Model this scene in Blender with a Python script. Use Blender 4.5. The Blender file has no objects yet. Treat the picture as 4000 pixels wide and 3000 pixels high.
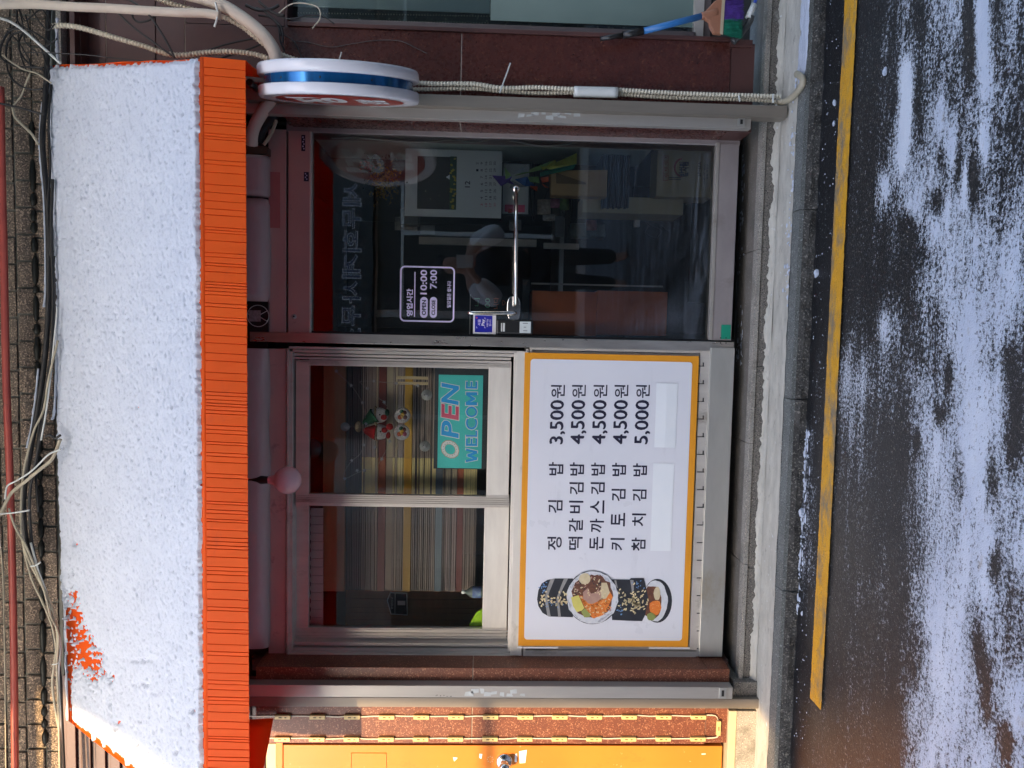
import bpy, bmesh, math, random
import numpy as np
from mathutils import Vector, Matrix, noise
random.seed(7)
scene = bpy.context.scene
COL = scene.collection
R = math.radians

# ------------------------------------------------------------------ camera
F_PX = 2800.0
YAW, PITCH, ROLL = R(3.70), R(1.92), R(1.115)
CAM = np.array([0.0, -3.165, 1.13])
_F = np.array([-math.sin(YAW)*math.cos(PITCH), math.cos(YAW)*math.cos(PITCH), -math.sin(PITCH)])
_X = np.array([math.cos(YAW), math.sin(YAW), 0.0]); _U0 = np.cross(_X, _F)
RT = _X*math.cos(ROLL) + _U0*math.sin(ROLL)
UP = _U0*math.cos(ROLL) - _X*math.sin(ROLL)
cd = bpy.data.cameras.new('camera'); cam = bpy.data.objects.new('camera', cd); COL.objects.link(cam)
# the photograph was taken with the phone held upright and is stored on its side
cx, cy, cz = -UP, RT, -_F
cam.matrix_world = Matrix(((cx[0], cy[0], cz[0], CAM[0]), (cx[1], cy[1], cz[1], CAM[1]), (cx[2], cy[2], cz[2], CAM[2]), (0, 0, 0, 1)))
cd.sensor_width = 36.0; cd.lens = 36.0*F_PX/4000.0; cd.clip_start = 0.02; cd.clip_end = 500
scene.camera = cam

# ------------------------------------------------------------------ light
SUN_AZ, SUN_EL = R(9.0), R(30.0)        # azimuth measured from straight in front of the shop, to its left
SD = Vector((-math.sin(SUN_AZ)*math.cos(SUN_EL), -math.cos(SUN_AZ)*math.cos(SUN_EL), math.sin(SUN_EL)))
world = bpy.data.worlds.new('World'); scene.world = world; world.use_nodes = True
wn = world.node_tree.nodes; wl = world.node_tree.links
bg = wn['Background']; sky = wn.new('ShaderNodeTexSky'); sky.sky_type = 'NISHITA'; sky.sun_disc = False
sky.sun_elevation = SUN_EL; sky.sun_rotation = math.atan2(SD.x, SD.y)
wl.new(sky.outputs[0], bg.inputs[0]); bg.inputs[1].default_value = 0.15; sky.dust_density = 2.4; sky.air_density = 1.0; sky.ozone_density = 0.6
sl = bpy.data.lights.new('sun', 'SUN'); sun = bpy.data.objects.new('sun', sl); COL.objects.link(sun)
sl.energy = 2.2; sl.angle = R(0.6); sl.color = (1.0, 0.68, 0.34)
sun.rotation_euler = (-SD).to_track_quat('-Z', 'Y').to_euler()
scene.view_settings.view_transform = 'Standard'; scene.view_settings.look = 'None'
scene.view_settings.exposure = 2.22; scene.view_settings.gamma = 1.0
scene.view_settings.use_curve_mapping = False
scene.cycles.max_bounces = 10; scene.cycles.transparent_max_bounces = 16

# ------------------------------------------------------------------ helpers
def _ray(u, v):
    return _F + (1500.0 - v)/F_PX*RT + (2000.0 - u)/F_PX*UP
def W(u, v, y=0.0):                       # point on the upright plane at depth y
    r = _ray(u, v); p = CAM + r*((y - CAM[1])/r[1]); return Vector(p)
def G(u, v, z):                           # point on a level plane
    r = _ray(u, v); p = CAM + r*((z - CAM[2])/r[2]); return Vector(p)
def rect(u0, v0, u1, v1, y):              # u0 top, u1 bottom, v0 right side, v1 left side
    um, vm = (u0+u1)/2, (v0+v1)/2
    return W(um, v1, y).x, W(um, v0, y).x, W(u1, vm, y).z, W(u0, vm, y).z   # xl, xr, zb, zt
def px(r, y): return r*(y - CAM[1])/F_PX

class MB:
    def __init__(s): s.v = []; s.f = []; s.mi = []; s.mats = []; s.cur = 0; s.sm = []
    def use(s, m):
        if m not in s.mats: s.mats.append(m)
        s.cur = s.mats.index(m); return s
    def add(s, vs, fs, smooth=False):
        o = len(s.v); s.v += [tuple(p) for p in vs]
        for f in fs: s.f.append([i+o for i in f]); s.mi.append(s.cur); s.sm.append(smooth)
        return s
    def box(s, x0, x1, y0, y1, z0, z1):
        vs = [(x0,y0,z0),(x1,y0,z0),(x1,y1,z0),(x0,y1,z0),(x0,y0,z1),(x1,y0,z1),(x1,y1,z1),(x0,y1,z1)]
        return s.add(vs, [(0,3,2,1),(4,5,6,7),(0,1,5,4),(1,2,6,5),(2,3,7,6),(3,0,4,7)])
    def pbox(s, u0, v0, u1, v1, y0, y1):
        xl, xr, zb, zt = rect(u0, v0, u1, v1, y0); return s.box(xl, xr, y0, y1, zb, zt)
    def frame(s, u0, v0, u1, v1, wt, wr, wb, wl_, y0, y1):     # mitre free rectangular frame, widths in px
        s.pbox(u0, v0, u0+wt, v1, y0, y1); s.pbox(u1-wb, v0, u1, v1, y0, y1)
        xl, xr, zb, zt = rect(u0, v0, u1, v1, y0); _, _, zb2, zt2 = rect(u0+wt, v0, u1-wb, v1, y0)
        k = (xr-xl)/(v1-v0)
        s.box(xl, xl+wl_*k, y0, y1, zb2, zt2); s.box(xr-wr*k, xr, y0, y1, zb2, zt2); return s
    def hexa(s, a, b): # two quads of 4 points, joined
        return s.add(list(a)+list(b), [(0,1,2,3),(7,6,5,4),(0,4,5,1),(1,5,6,2),(2,6,7,3),(3,7,4,0)])
    def poly(s, pts): return s.add(pts, [list(range(len(pts)))])
    def prism(s, pts, d):
        n = len(pts); d = Vector(d); a = [Vector(p) for p in pts]; b = [p+d for p in a]
        return s.add(a+b, [list(range(n)), list(range(2*n-1, n-1, -1))] + [(i, i+n, (i+1) % n+n, (i+1) % n) for i in range(n)])
    def tube(s, pts, r, n=8, caps=True, rib=0.0, smooth=True):
        pts = [Vector(p) for p in pts]; rr = r if isinstance(r, (list, tuple)) else [r]*len(pts)
        ring = []; up = None; vs = []
        for i, p in enumerate(pts):
            t = (pts[min(i+1, len(pts)-1)] - pts[max(i-1, 0)]).normalized()
            if up is None:
                up = t.orthogonal().normalized()
            up = (up - t*up.dot(t)); up = up.normalized() if up.length > 1e-6 else t.orthogonal().normalized()
            w = t.cross(up)
            k = rr[i]*(1.0 - (rib if i % 2 else 0.0))
            for j in range(n):
                a = 2*math.pi*j/n; vs.append(p + (up*math.cos(a) + w*math.sin(a))*k)
        fs = []
        for i in range(len(pts)-1):
            for j in range(n): fs.append((i*n+j, i*n+(j+1) % n, (i+1)*n+(j+1) % n, (i+1)*n+j))
        s.add(vs, fs, smooth)
        if caps:
            o = len(s.v) - len(vs)
            for f in (list(range(n-1, -1, -1)), [(len(pts)-1)*n+j for j in range(n)]):
                s.f.append([i+o for i in f]); s.mi.append(s.cur); s.sm.append(False)
        return s
    def lathe(s, prof, origin, ax, n=32, closed=False, smooth=True):   # prof: (radius, along)
        ax = Vector(ax).normalized(); e1 = ax.orthogonal().normalized(); e2 = ax.cross(e1); o = Vector(origin); vs = []
        for r, h in prof:
            for j in range(n):
                a = 2*math.pi*j/n; vs.append(o + ax*h + (e1*math.cos(a)+e2*math.sin(a))*r)
        fs = [(i*n+j, i*n+(j+1) % n, (i+1)*n+(j+1) % n, (i+1)*n+j) for i in range(len(prof)-1) for j in range(n)]
        return s.add(vs, fs, smooth)
    def ell(s, c, ex, ey, rx, ry, n=20, wob=0.0, seed=0):
        rnd = random.Random(seed); ps = []
        for j in range(n):
            a = 2*math.pi*j/n; k = 1 + wob*(rnd.random()-.5)*2
            ps.append(Vector(c) + Vector(ex)*math.cos(a)*rx*k + Vector(ey)*math.sin(a)*ry*k)
        return s.poly(ps)
    def text(s, string, xl, xr, zb, zt, y, bold=0.0, d=0.0008):
        vs, fs = glyphs(string, bold)
        p = [(xl+(xr-xl)*a, y, zb+(zt-zb)*b) for a, b in vs]
        return s.add(p, fs)
    def ptext(s, string, u0, v0, u1, v1, y, bold=0.0):
        xl, xr, zb, zt = rect(u0, v0, u1, v1, y); return s.text(string, xl, xr, zb, zt, y, bold)
    def build(s, name, mat=None, parent=None, bevel=0.0, label=None, cat=None, group=None, kind=None, loc=None):
        me = bpy.data.meshes.new(name)
        o = bpy.data.objects.new(name, me)
        off = Vector((0, 0, 0))
        if parent is None and s.v:
            a = np.array(s.v); off = Vector(((a[:, 0].min()+a[:, 0].max())/2, (a[:, 1].min()+a[:, 1].max())/2, a[:, 2].min()))
        me.from_pydata([tuple(Vector(p)-off) for p in s.v], [], s.f)
        if mat is not None: me.materials.append(mat)
        else:
            for m in s.mats: me.materials.append(m)
            me.polygons.foreach_set('material_index', s.mi)
        me.polygons.foreach_set('use_smooth', s.sm)
        me.update(); COL.objects.link(o); o.location = off
        if parent is not None:
            o.parent = parent
            wm = Matrix.Translation(ROOTPOS[parent.name]); ROOTPOS[o.name] = ROOTPOS[parent.name]
            if parent.parent is None: o.matrix_parent_inverse = wm.inverted()
        else: ROOTPOS[o.name] = off
        if bevel:
            b = o.modifiers.new('bevel', 'BEVEL'); b.width = bevel; b.segments = 2; b.limit_method = 'ANGLE'; b.angle_limit = R(40)
        tag(o, label, cat, group, kind); return o
ROOTPOS = {}
def tag(o, label=None, cat=None, group=None, kind=None):
    if label: o['label'] = label
    if cat: o['category'] = cat
    if group: o['group'] = group
    if kind: o['kind'] = kind
    return o
def thing(name, loc, label, cat, group=None):
    o = bpy.data.objects.new(name, None); COL.objects.link(o); o.location = loc; o.empty_display_size = .1
    ROOTPOS[o.name] = Vector(loc); return tag(o, label, cat, group)
_gc = {}
def glyphs(string, bold=0.0):
    k = (string, bold)
    if k in _gc: return _gc[k]
    if string == 'M': _gc[k] = ([(0, 0), (.24, 0), (.24, .60), (.44, .18), (.56, .18), (.76, .60), (.76, 0), (1, 0), (1, 1), (.76, 1), (.5, .50), (.24, 1), (0, 1)], [list(range(13))]); return _gc[k]
    if string == 'W': _gc[k] = ([(a, 1-b) for a, b in [(0, 0), (.16, 0), (.28, .62), (.42, .12), (.58, .12), (.72, .62), (.84, 0), (1, 0), (.82, 1), (.64, 1), (.5, .50), (.36, 1), (.18, 1)]], [list(range(12, -1, -1))]); return _gc[k]
    c = bpy.data.curves.new('t', 'FONT'); c.body = string; c.size = 1; c.offset = bold; c.resolution_u = 3
    o = bpy.data.objects.new('t', c); COL.objects.link(o); dg = bpy.context.evaluated_depsgraph_get()
    me = bpy.data.meshes.new_from_object(o.evaluated_get(dg))
    vs = np.array([v.co[:2] for v in me.vertices]); fs = [list(p.vertices) for p in me.polygons]
    bpy.data.objects.remove(o); bpy.data.curves.remove(c); bpy.data.meshes.remove(me)
    mn, mx = vs.min(0), vs.max(0); vs = (vs-mn)/(mx-mn)
    # faces must look at the street: reverse where needed
    out = []
    for f in fs:
        a = sum(vs[f[i]][0]*vs[f[(i+1) % len(f)]][1]-vs[f[(i+1) % len(f)]][0]*vs[f[i]][1] for i in range(len(f)))
        out.append(f if a > 0 else f[::-1])
    _gc[k] = ([tuple(p) for p in vs], out); return _gc[k]
def spline(pts, n=12):
    pts = [Vector(p) for p in pts]; out = []
    P = [pts[0]*2-pts[1]] + pts + [pts[-1]*2-pts[-2]]
    for i in range(1, len(P)-2):
        a, b, c, d = P[i-1:i+3]
        for k in range(n):
            t = k/n; out.append(.5*((2*b)+(c-a)*t+(2*a-5*b+4*c-d)*t*t+(3*b-a-3*c+d)*t**3))
    out.append(pts[-1]); return out
def resample(pts, step):
    out = [pts[0]]; acc = 0
    for a, b in zip(pts, pts[1:]):
        L = (b-a).length
        if L < 1e-9: continue
        t = step-acc
        while t <= L: out.append(a+(b-a)*(t/L)); t += step
        acc = L-(t-step)
    return out

# ------------------------------------------------------------------ materials
def mat(name, c1, c2=None, ns=6.0, rough=.6, metal=0.0, spec=.5, stretch=(1, 1, 1), speck=None, speck2=None, bump=0.0, bs=120.0,
        rvar=0.0, contrast=(.3, .7), bstretch=None, dirt=None, coat=0.0):
    m = bpy.data.materials.new(name); m.use_nodes = True; nt = m.node_tree; N = nt.nodes; L = nt.links
    p = N['Principled BSDF']; p.inputs['Roughness'].default_value = rough; p.inputs['Metallic'].default_value = metal
    p.inputs['Specular IOR Level'].default_value = spec; p.inputs['Coat Weight'].default_value = coat
    tc = N.new('ShaderNodeTexCoord'); mp = N.new('ShaderNodeMapping'); mp.inputs['Scale'].default_value = stretch
    L.new(tc.outputs['Object'], mp.inputs[0])
    def noi(scale, det=4, vec=None, rg=.6):
        n = N.new('ShaderNodeTexNoise'); n.inputs['Scale'].default_value = scale; n.inputs['Detail'].default_value = det
        n.inputs['Roughness'].default_value = rg; L.new(vec or mp.outputs[0], n.inputs['Vector']); return n
    def ramp(src, a, b):
        r = N.new('ShaderNodeMapRange'); r.inputs[1].default_value = a; r.inputs[2].default_value = b; r.clamp = True
        L.new(src, r.inputs[0]); return r.outputs[0]
    def mix(fac, a, b):
        x = N.new('ShaderNodeMix'); x.data_type = 'RGBA'; L.new(fac, x.inputs[0])
        for i, q in ((6, a), (7, b)):
            if isinstance(q, tuple): x.inputs[i].default_value = (*q, 1)
            else: L.new(q, x.inputs[i])
        return x.outputs[2]
    c2 = c2 or tuple(k*.82 for k in c1)
    n1 = noi(ns); col = mix(ramp(n1.outputs[0], *contrast), c1, c2)
    for sp in (speck, speck2):
        if sp:
            n2 = noi(sp[2], 2, tc.outputs['Object']); col = mix(ramp(n2.outputs[0], sp[1], sp[1]+.06), col, sp[0])
    if dirt:                                    # (colour, threshold, scale, stretch)
        m2 = N.new('ShaderNodeMapping'); m2.inputs['Scale'].default_value = dirt[3]; L.new(tc.outputs['Object'], m2.inputs[0])
        n3 = noi(dirt[2], 6, m2.outputs[0], .7); col = mix(ramp(n3.outputs[0], dirt[1], dirt[1]+.15), col, dirt[0])
    L.new(col, p.inputs['Base Color'])
    if rvar: 
        r = N.new('ShaderNodeMapRange'); r.inputs[3].default_value = max(rough-rvar, .02); r.inputs[4].default_value = min(rough+rvar, 1)
        L.new(noi(ns*3).outputs[0], r.inputs[0]); L.new(r.outputs[0], p.inputs['Roughness'])
    if bump:
        vec = None
        if bstretch: m3 = N.new('ShaderNodeMapping'); m3.inputs['Scale'].default_value = bstretch; L.new(tc.outputs['Object'], m3.inputs[0]); vec = m3.outputs[0]
        b = N.new('ShaderNodeBump'); b.inputs['Strength'].default_value = bump; b.inputs['Distance'].default_value = .01
        L.new(noi(bs, 4, vec).outputs[0], b.inputs['Height']); L.new(b.outputs[0], p.inputs['Normal'])
    return m
def glass(name, tint=(.88, .93, .91), ior=1.75, haze=0.0, streak=False):
    m = bpy.data.materials.new(name); m.use_nodes = True; nt = m.node_tree; N = nt.nodes; L = nt.links
    N.remove(N['Principled BSDF']); o = N['Material Output']
    tr = N.new('ShaderNodeBsdfTransparent'); tr.inputs[0].default_value = (*tint, 1)
    gl = N.new('ShaderNodeBsdfGlossy'); gl.inputs['Roughness'].default_value = 0.0
    fr = N.new('ShaderNodeFresnel'); fr.inputs[0].default_value = ior
    mx = N.new('ShaderNodeMixShader'); L.new(fr.outputs[0], mx.inputs[0]); L.new(tr.outputs[0], mx.inputs[1]); L.new(gl.outputs[0], mx.inputs[2])
    tc = N.new('ShaderNodeTexCoord')
    n2 = N.new('ShaderNodeTexNoise'); n2.inputs['Scale'].default_value = 1.3; L.new(tc.outputs['Object'], n2.inputs['Vector'])
    b = N.new('ShaderNodeBump'); b.inputs['Strength'].default_value = .08; b.inputs['Distance'].default_value = .02; L.new(n2.outputs[0], b.inputs['Height']); L.new(b.outputs[0], gl.inputs['Normal'])
    last = mx.outputs[0]
    if haze:
        df = N.new('ShaderNodeBsdfDiffuse'); df.inputs[0].default_value = (.55, .62, .62, 1)
        mp = N.new('ShaderNodeMapping'); mp.inputs['Scale'].default_value = (.5, 1, 14) if streak else (1, 1, 1)
        L.new(tc.outputs['Object'], mp.inputs[0]); nn = N.new('ShaderNodeTexNoise'); nn.inputs['Scale'].default_value = 3; nn.inputs['Detail'].default_value = 8
        L.new(mp.outputs[0], nn.inputs['Vector'])
        r = N.new('ShaderNodeMapRange'); r.inputs[1].default_value = .35; r.inputs[2].default_value = .8; r.inputs[3].default_value = haze*.3; r.inputs[4].default_value = haze
        L.new(nn.outputs[0], r.inputs[0])
        m2 = N.new('ShaderNodeMixShader'); L.new(r.outputs[0], m2.inputs[0]); L.new(last, m2.inputs[1]); L.new(df.outputs[0], m2.inputs[2]); last = m2.outputs[0]
    L.new(last, o.inputs[0]); return m

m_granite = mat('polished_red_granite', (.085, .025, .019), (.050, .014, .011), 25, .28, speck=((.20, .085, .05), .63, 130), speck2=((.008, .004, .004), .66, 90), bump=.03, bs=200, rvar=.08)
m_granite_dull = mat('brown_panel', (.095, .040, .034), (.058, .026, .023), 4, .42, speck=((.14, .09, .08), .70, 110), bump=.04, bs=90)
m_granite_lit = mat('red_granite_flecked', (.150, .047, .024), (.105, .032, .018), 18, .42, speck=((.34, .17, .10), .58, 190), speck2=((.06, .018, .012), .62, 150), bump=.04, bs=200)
m_seam = mat('pale_mortar', (.36, .31, .26), None, 40, .9)
m_tile = mat('pebbled_wall_tile', (.19, .145, .11), (.105, .08, .065), 30, .85, speck=((.44, .33, .24), .54, 150), speck2=((.015, .012, .010), .62, 120), bump=.6, bs=130)
m_mortar = mat('wall_mortar', (.20, .195, .17), (.11, .11, .095), 6, .95, bump=.3, bs=60)
m_tar = mat('black_sealant', (.012, .014, .011), None, 10, .5)
m_alu = mat('aluminium_frame', (.60, .565, .51), (.49, .46, .42), 5, .38, .35, stretch=(3, 1, .6), bump=.02, bs=200, bstretch=(8, 8, .4), dirt=((.26, .23, .19), .58, 4, (2, 1, 1)), rvar=.08)
m_alu_light = mat('pale_aluminium_frame', (.72, .69, .62), (.58, .55, .50), 5, .40, .15, stretch=(.6, 1, 3), dirt=((.42, .38, .31), .62, 5, (1, 1, 2)), rvar=.08)
m_alu_dark = mat('bronze_aluminium', (.19, .155, .15), (.15, .125, .12), 4, .40, .4, stretch=(3, 1, .5), rvar=.08, dirt=((.16, .14, .13), .60, 6, (1, 1, .5)))
m_alu_mid = mat('dull_grey_aluminium', (.34, .305, .30), (.27, .24, .24), 4, .42, .3, stretch=(1, 1, 2), rvar=.1, dirt=((.24, .21, .20), .60, 6, (1, 1, .6)))
m_bronze = mat('bronze_header', (.60, .43, .39), (.48, .345, .32), 3, .42, .35, rvar=.1, dirt=((.10, .075, .07), .60, 5, (1, 1, 1)))
m_steel = mat('brushed_steel', (.52, .50, .46), (.33, .31, .29), 5, .30, .75, stretch=(3, 1, .7), dirt=((.42, .26, .16), .62, 7, (1, 1, .5)), rvar=.1)
m_steel_panel = mat('dull_steel_panel', (.50, .50, .47), (.40, .40, .375), 2.5, .36, .55, stretch=(1, 1, 3), dirt=((.36, .33, .26), .58, 4, (.6, 1, 1)), rvar=.1, bump=.02, bs=20)
m_rail = mat('shutter_rail_metal', (.44, .41, .37), (.36, .34, .31), 4, .38, .4, stretch=(3, 1, .4), dirt=((.24, .21, .17), .62, 6, (1, 1, .5)), rvar=.1)
m_rail_tan = mat('tan_tube_metal', (.26, .225, .185), (.19, .165, .135), 4, .42, .35, stretch=(3, 1, .4), dirt=((.10, .08, .06), .64, 5, (1, 1, .5)), rvar=.1)
m_orange = mat('orange_awning_canvas', (.93, .125, .010), (.88, .11, .010), 3, .55, spec=.3, bump=.05, bs=700)
m_snow = mat('snow', (.51, .55, .635), (.465, .505, .59), 8, .75, spec=.3, bump=.45, bs=90)
m_white = mat('white_paper', (.80, .80, .80), (.78, .78, .79), 3, .5)
m_board = mat('white_printed_panel', (.67, .68, .73), (.63, .645, .70), 2, .30, bump=.04, bs=3, rvar=.08, dirt=((.56, .57, .62), .60, 3, (.5, 1, 3)))
m_boardedge = mat('amber_printed_border', (.72, .30, .018), (.66, .27, .015), 6, .35)
m_ink = mat('dark_blue_ink', (.012, .012, .035), (.015, .015, .04), 4, .45)
m_black = mat('black_plastic', (.012, .012, .013), (.018, .018, .018), 10, .35)
m_rubber = mat('black_cable_sheath', (.009, .009, .010), (.018, .018, .019), 20, .5)
m_cream = mat('cream_plastic', (.44, .39, .29), (.33, .29, .21), 10, .5, dirt=((.24, .19, .13), .62, 12, (1, 1, 1)))
m_corr = mat('corrugated_conduit_plastic', (.62, .58, .47), (.50, .46, .36), 8, .5, dirt=((.26, .20, .12), .64, 9, (1, 1, 1)))
m_wrap = mat('wrapped_insulation_tape', (.60, .53, .45), (.50, .43, .36), 8, .7, bump=.3, bs=30, dirt=((.3, .25, .2), .62, 10, (1, 1, 1)))
m_pvc = mat('grey_white_pvc', (.62, .64, .62), (.55, .57, .55), 6, .4)
m_redpipe = mat('red_gas_pipe', (.46, .085, .06), (.36, .06, .048), 6, .45, dirt=((.12, .05, .04), .62, 8, (1, 1, 1)))
m_door_orange = mat('amber_painted_steel_door', (.54, .185, .022), (.47, .15, .018), 2.2, .38, dirt=((.40, .13, .02), .60, 5, (2, 1, 1)), speck=((.62, .40, .20), .72, 40), bump=.06, bs=12)
m_beige = mat('beige_sill_metal', (.48, .40, .27), (.40, .33, .22), 6, .5)
m_stone = mat('threshold_granite', (.30, .28, .25), (.22, .205, .18), 10, .8, speck=((.10, .09, .08), .58, 210), speck2=((.52, .47, .40), .60, 190), bump=.3, bs=200, dirt=((.14, .13, .11), .55, 5, (1, 1, 1)))
m_sill = mat('brown_cement_sill', (.17, .15, .13), (.11, .10, .085), 9, .85, speck=((.30, .28, .25), .64, 160), bump=.3, bs=90)
m_stone2 = mat('riser_granite', (.17, .155, .135), (.115, .105, .092), 7, .85, speck=((.040, .036, .033), .56, 200), speck2=((.30, .26, .225), .60, 170), bump=.4, bs=190, dirt=((.34, .335, .30), .59, 7, (1, 1, 1.6)))
m_cement = mat('worn_cement', (.54, .515, .45), (.40, .38, .33), 9, .9, stretch=(1, 3, 1), bump=.35, bs=70, dirt=((.26, .245, .21), .58, 16, (1, 2, 1)), speck=((.58, .60, .60), .68, 40))
m_kerb = mat('kerb_granite', (.17, .18, .172), (.12, .128, .123), 8, .75, speck=((.06, .065, .06), .56, 210), speck2=((.36, .38, .37), .61, 190), bump=.4, bs=160, dirt=((.36, .38, .37), .63, 6, (1, 3, 1)))
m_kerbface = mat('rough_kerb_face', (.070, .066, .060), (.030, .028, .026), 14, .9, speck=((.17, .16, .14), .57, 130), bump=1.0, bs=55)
m_teal = mat('frosted_teal_film', (.20, .275, .255), (.155, .225, .21), 1.2, .7, spec=.15, contrast=(.35, .65))
m_blind = mat('grey_roller_blind', (.62, .66, .66), (.52, .56, .56), 1.5, .45, stretch=(1, 1, .4))
m_mottle = mat('mottled_dark_curtain', (.12, .14, .12), (.06, .075, .065), 14, .6, speck=((.24, .26, .21), .60, 45))
m_yellow = mat('worn_yellow_road_paint', (.74, .37, .020), (.60, .30, .025), 14, .6, bump=.5, bs=90, dirt=((.26, .20, .12), .47, 13, (.45, 1, 1)), speck=((.10, .09, .07), .66, 120))
m_kraft = mat('kraft_paper', (.62, .39, .17), (.54, .33, .14), 8, .8, bump=.1, bs=20)
m_carton = mat('carton_board', (.58, .47, .27), (.52, .42, .24), 5, .8)
m_cabinet = mat('orange_brown_cabinet', (.62, .145, .035), (.54, .12, .03), 2, .5)
m_dark = mat('dark_grey_interior', (.040, .046, .046), (.028, .032, .032), 3, .6)
m_mid = mat('grey_interior_wall', (.11, .125, .12), (.085, .095, .092), 3, .7)
m_tealwall = mat('pale_teal_side_panel', (.62, .74, .67), (.50, .60, .55), 5, .5, dirt=((.40, .40, .22), .62, 6, (1, 1, .4)))
m_wood = mat('varnished_pine_boards', (.36, .20, .09), (.25, .135, .065), 3, .5, stretch=(1, 1, 6))
m_tarp = mat('rolled_vinyl_sheet', (.44, .38, .38), (.36, .31, .31), 4, .45, stretch=(1, 1, 3), bump=.25, bs=14, bstretch=(.3, 1, 1.5))
m_chrome = mat('polished_steel', (.80, .78, .74), (.72, .70, .66), 4, .09, 1.0)
m_rust = mat('peeling_brown_paint', (.105, .045, .035), (.06, .03, .025), 8, .7, stretch=(3, 1, .5), dirt=((.42, .34, .22), .57, 9, (3, 1, .35)), bump=.4, bs=40)
m_cream_peel = mat('peeling_cream_filler', (.60, .53, .39), (.46, .40, .29), 12, .85, dirt=((.14, .07, .05), .60, 14, (2, 1, .5)), bump=.4, bs=40)
m_sign_white = mat('milky_acrylic', (.72, .71, .75), (.66, .65, .68), 5, .22, dirt=((.36, .30, .24), .66, 4, (1, 1, 1)))
m_sign_blue = mat('blue_metallic_foil', (.010, .15, .40), (.008, .07, .20), 3, .16, .55, stretch=(1, 1, 8))
m_sign_red = mat('red_sign_film', (.40, .030, .015), (.36, .025, .013), 4, .3)
m_lilac = mat('pale_lilac_vinyl', (.74, .68, .94), None, 4, .5)
m_ltblue = mat('blue_screen_print', (.018, .022, .40), (.015, .02, .36), 4, .3)
m_pink = mat('faded_pink_notice', (.46, .16, .15), (.40, .14, .135), 10, .7)
m_green_tape = mat('green_tape', (.006, .26, .16), None, 10, .4)
m_aqua = mat('aqua_printed_sheet', (.10, .66, .62), (.09, .60, .57), 6, .25)
m_sky = mat('bright_blue_print', (.015, .40, .85), (.015, .36, .80), 9, .4)
m_rose = mat('rose_pink_print', (.70, .10, .19), (.62, .08, .16), 9, .4)
m_g_door = glass('door_glass', (.965, .985, .975), 1.68, .004, True)
m_g_win = glass('window_glass', (.98, .99, .98), 1.38, .006)
m_g_side = glass('side_window_glass', (.90, .96, .94), 1.5, .02)

# ------------------------------------------------------------------ setting: road, kerb, pavement, steps
ZR, ZP = -.140, -.080
YK = -.358                                   # kerb line
YN = -.112                                   # nosing of the doorstep
COVER = """0 0 0 0 0 1 2 5 3 6 8 6 3 9 2 6 4
0 0 0 0 0 1 2 4 4 6 7 5 2 9 3 5 3
0 0 0 0 0 3 2 6 5 5 6 4 2 9 3 4 3
0 0 0 0 0 1 3 9 4 4 5 5 4 9 4 3 3
0 0 0 0 0 3 1 9 3 7 5 6 6 7 6 3 2
0 0 0 0 0 2 4 9 3 7 7 5 6 8 2 3 2
0 0 0 0 0 2 7 7 5 6 8 6 4 7 4 4 2
0 0 0 0 0 6 6 7 7 8 4 8 4 5 3 4 4
0 0 0 0 1 7 3 8 7 4 8 8 4 7 4 5 5
0 0 0 0 1 2 4 1 5 9 7 8 8 8 5 7 6
0 0 0 1 1 1 3 0 3 5 9 9 8 9 8 8 7
0 0 0 1 0 1 1 2 5 7 9 8 8 9 8 9 8
0 0 0 1 0 2 5 1 5 4 9 9 9 9 9 8 6
0 0 0 2 0 5 6 3 4 4 7 9 9 8 8 8 4
0 0 0 5 3 2 4 2 3 6 6 8 9 7 6 4 3
0 0 0 7 5 2 4 2 6 8 4 7 8 9 9 8 3
1 0 0 6 3 3 3 2 6 9 4 8 9 9 9 7 2
4 0 0 6 3 2 2 1 8 8 7 9 9 9 9 6 3
5 0 0 5 3 1 1 1 6 8 8 7 9 9 8 7 6
5 0 0 4 1 1 1 2 6 8 9 6 9 9 6 8 8
5 0 0 2 1 1 2 3 5 8 9 9 8 9 5 8 6
4 0 0 2 1 1 1 3 5 8 9 9 9 9 5 8 8
5 0 0 2 1 1 1 3 5 9 9 8 9 9 4 8 8
3 0 0 2 2 2 1 4 7 9 9 9 8 8 6 5 5
1 0 0 1 1 1 1 3 6 9 9 9 7 6 6 5 4
0 0 0 1 0 1 1 4 5 8 9 8 7 6 7 5 3
0 0 0 1 1 1 1 3 5 9 9 8 8 4 8 7 5
0 0 0 1 1 1 1 4 5 9 9 8 9 6 7 9 8
0 0 0 1 1 1 1 4 6 9 9 8 9 5 5 9 8
0 0 0 1 1 1 1 3 7 9 9 8 9 8 5 5 8
0 0 0 1 1 1 1 4 8 9 9 9 9 8 7 5 8"""
cov = np.array([[float(k) for k in r.split()] for r in COVER.split('\n')])/9.0   # first column is the gutter (u 3150) then 3200 ... 4000
COLS = np.array([3140, 3200, 3260, 3318] + list(range(3400, 4001, 50)), float)
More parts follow.
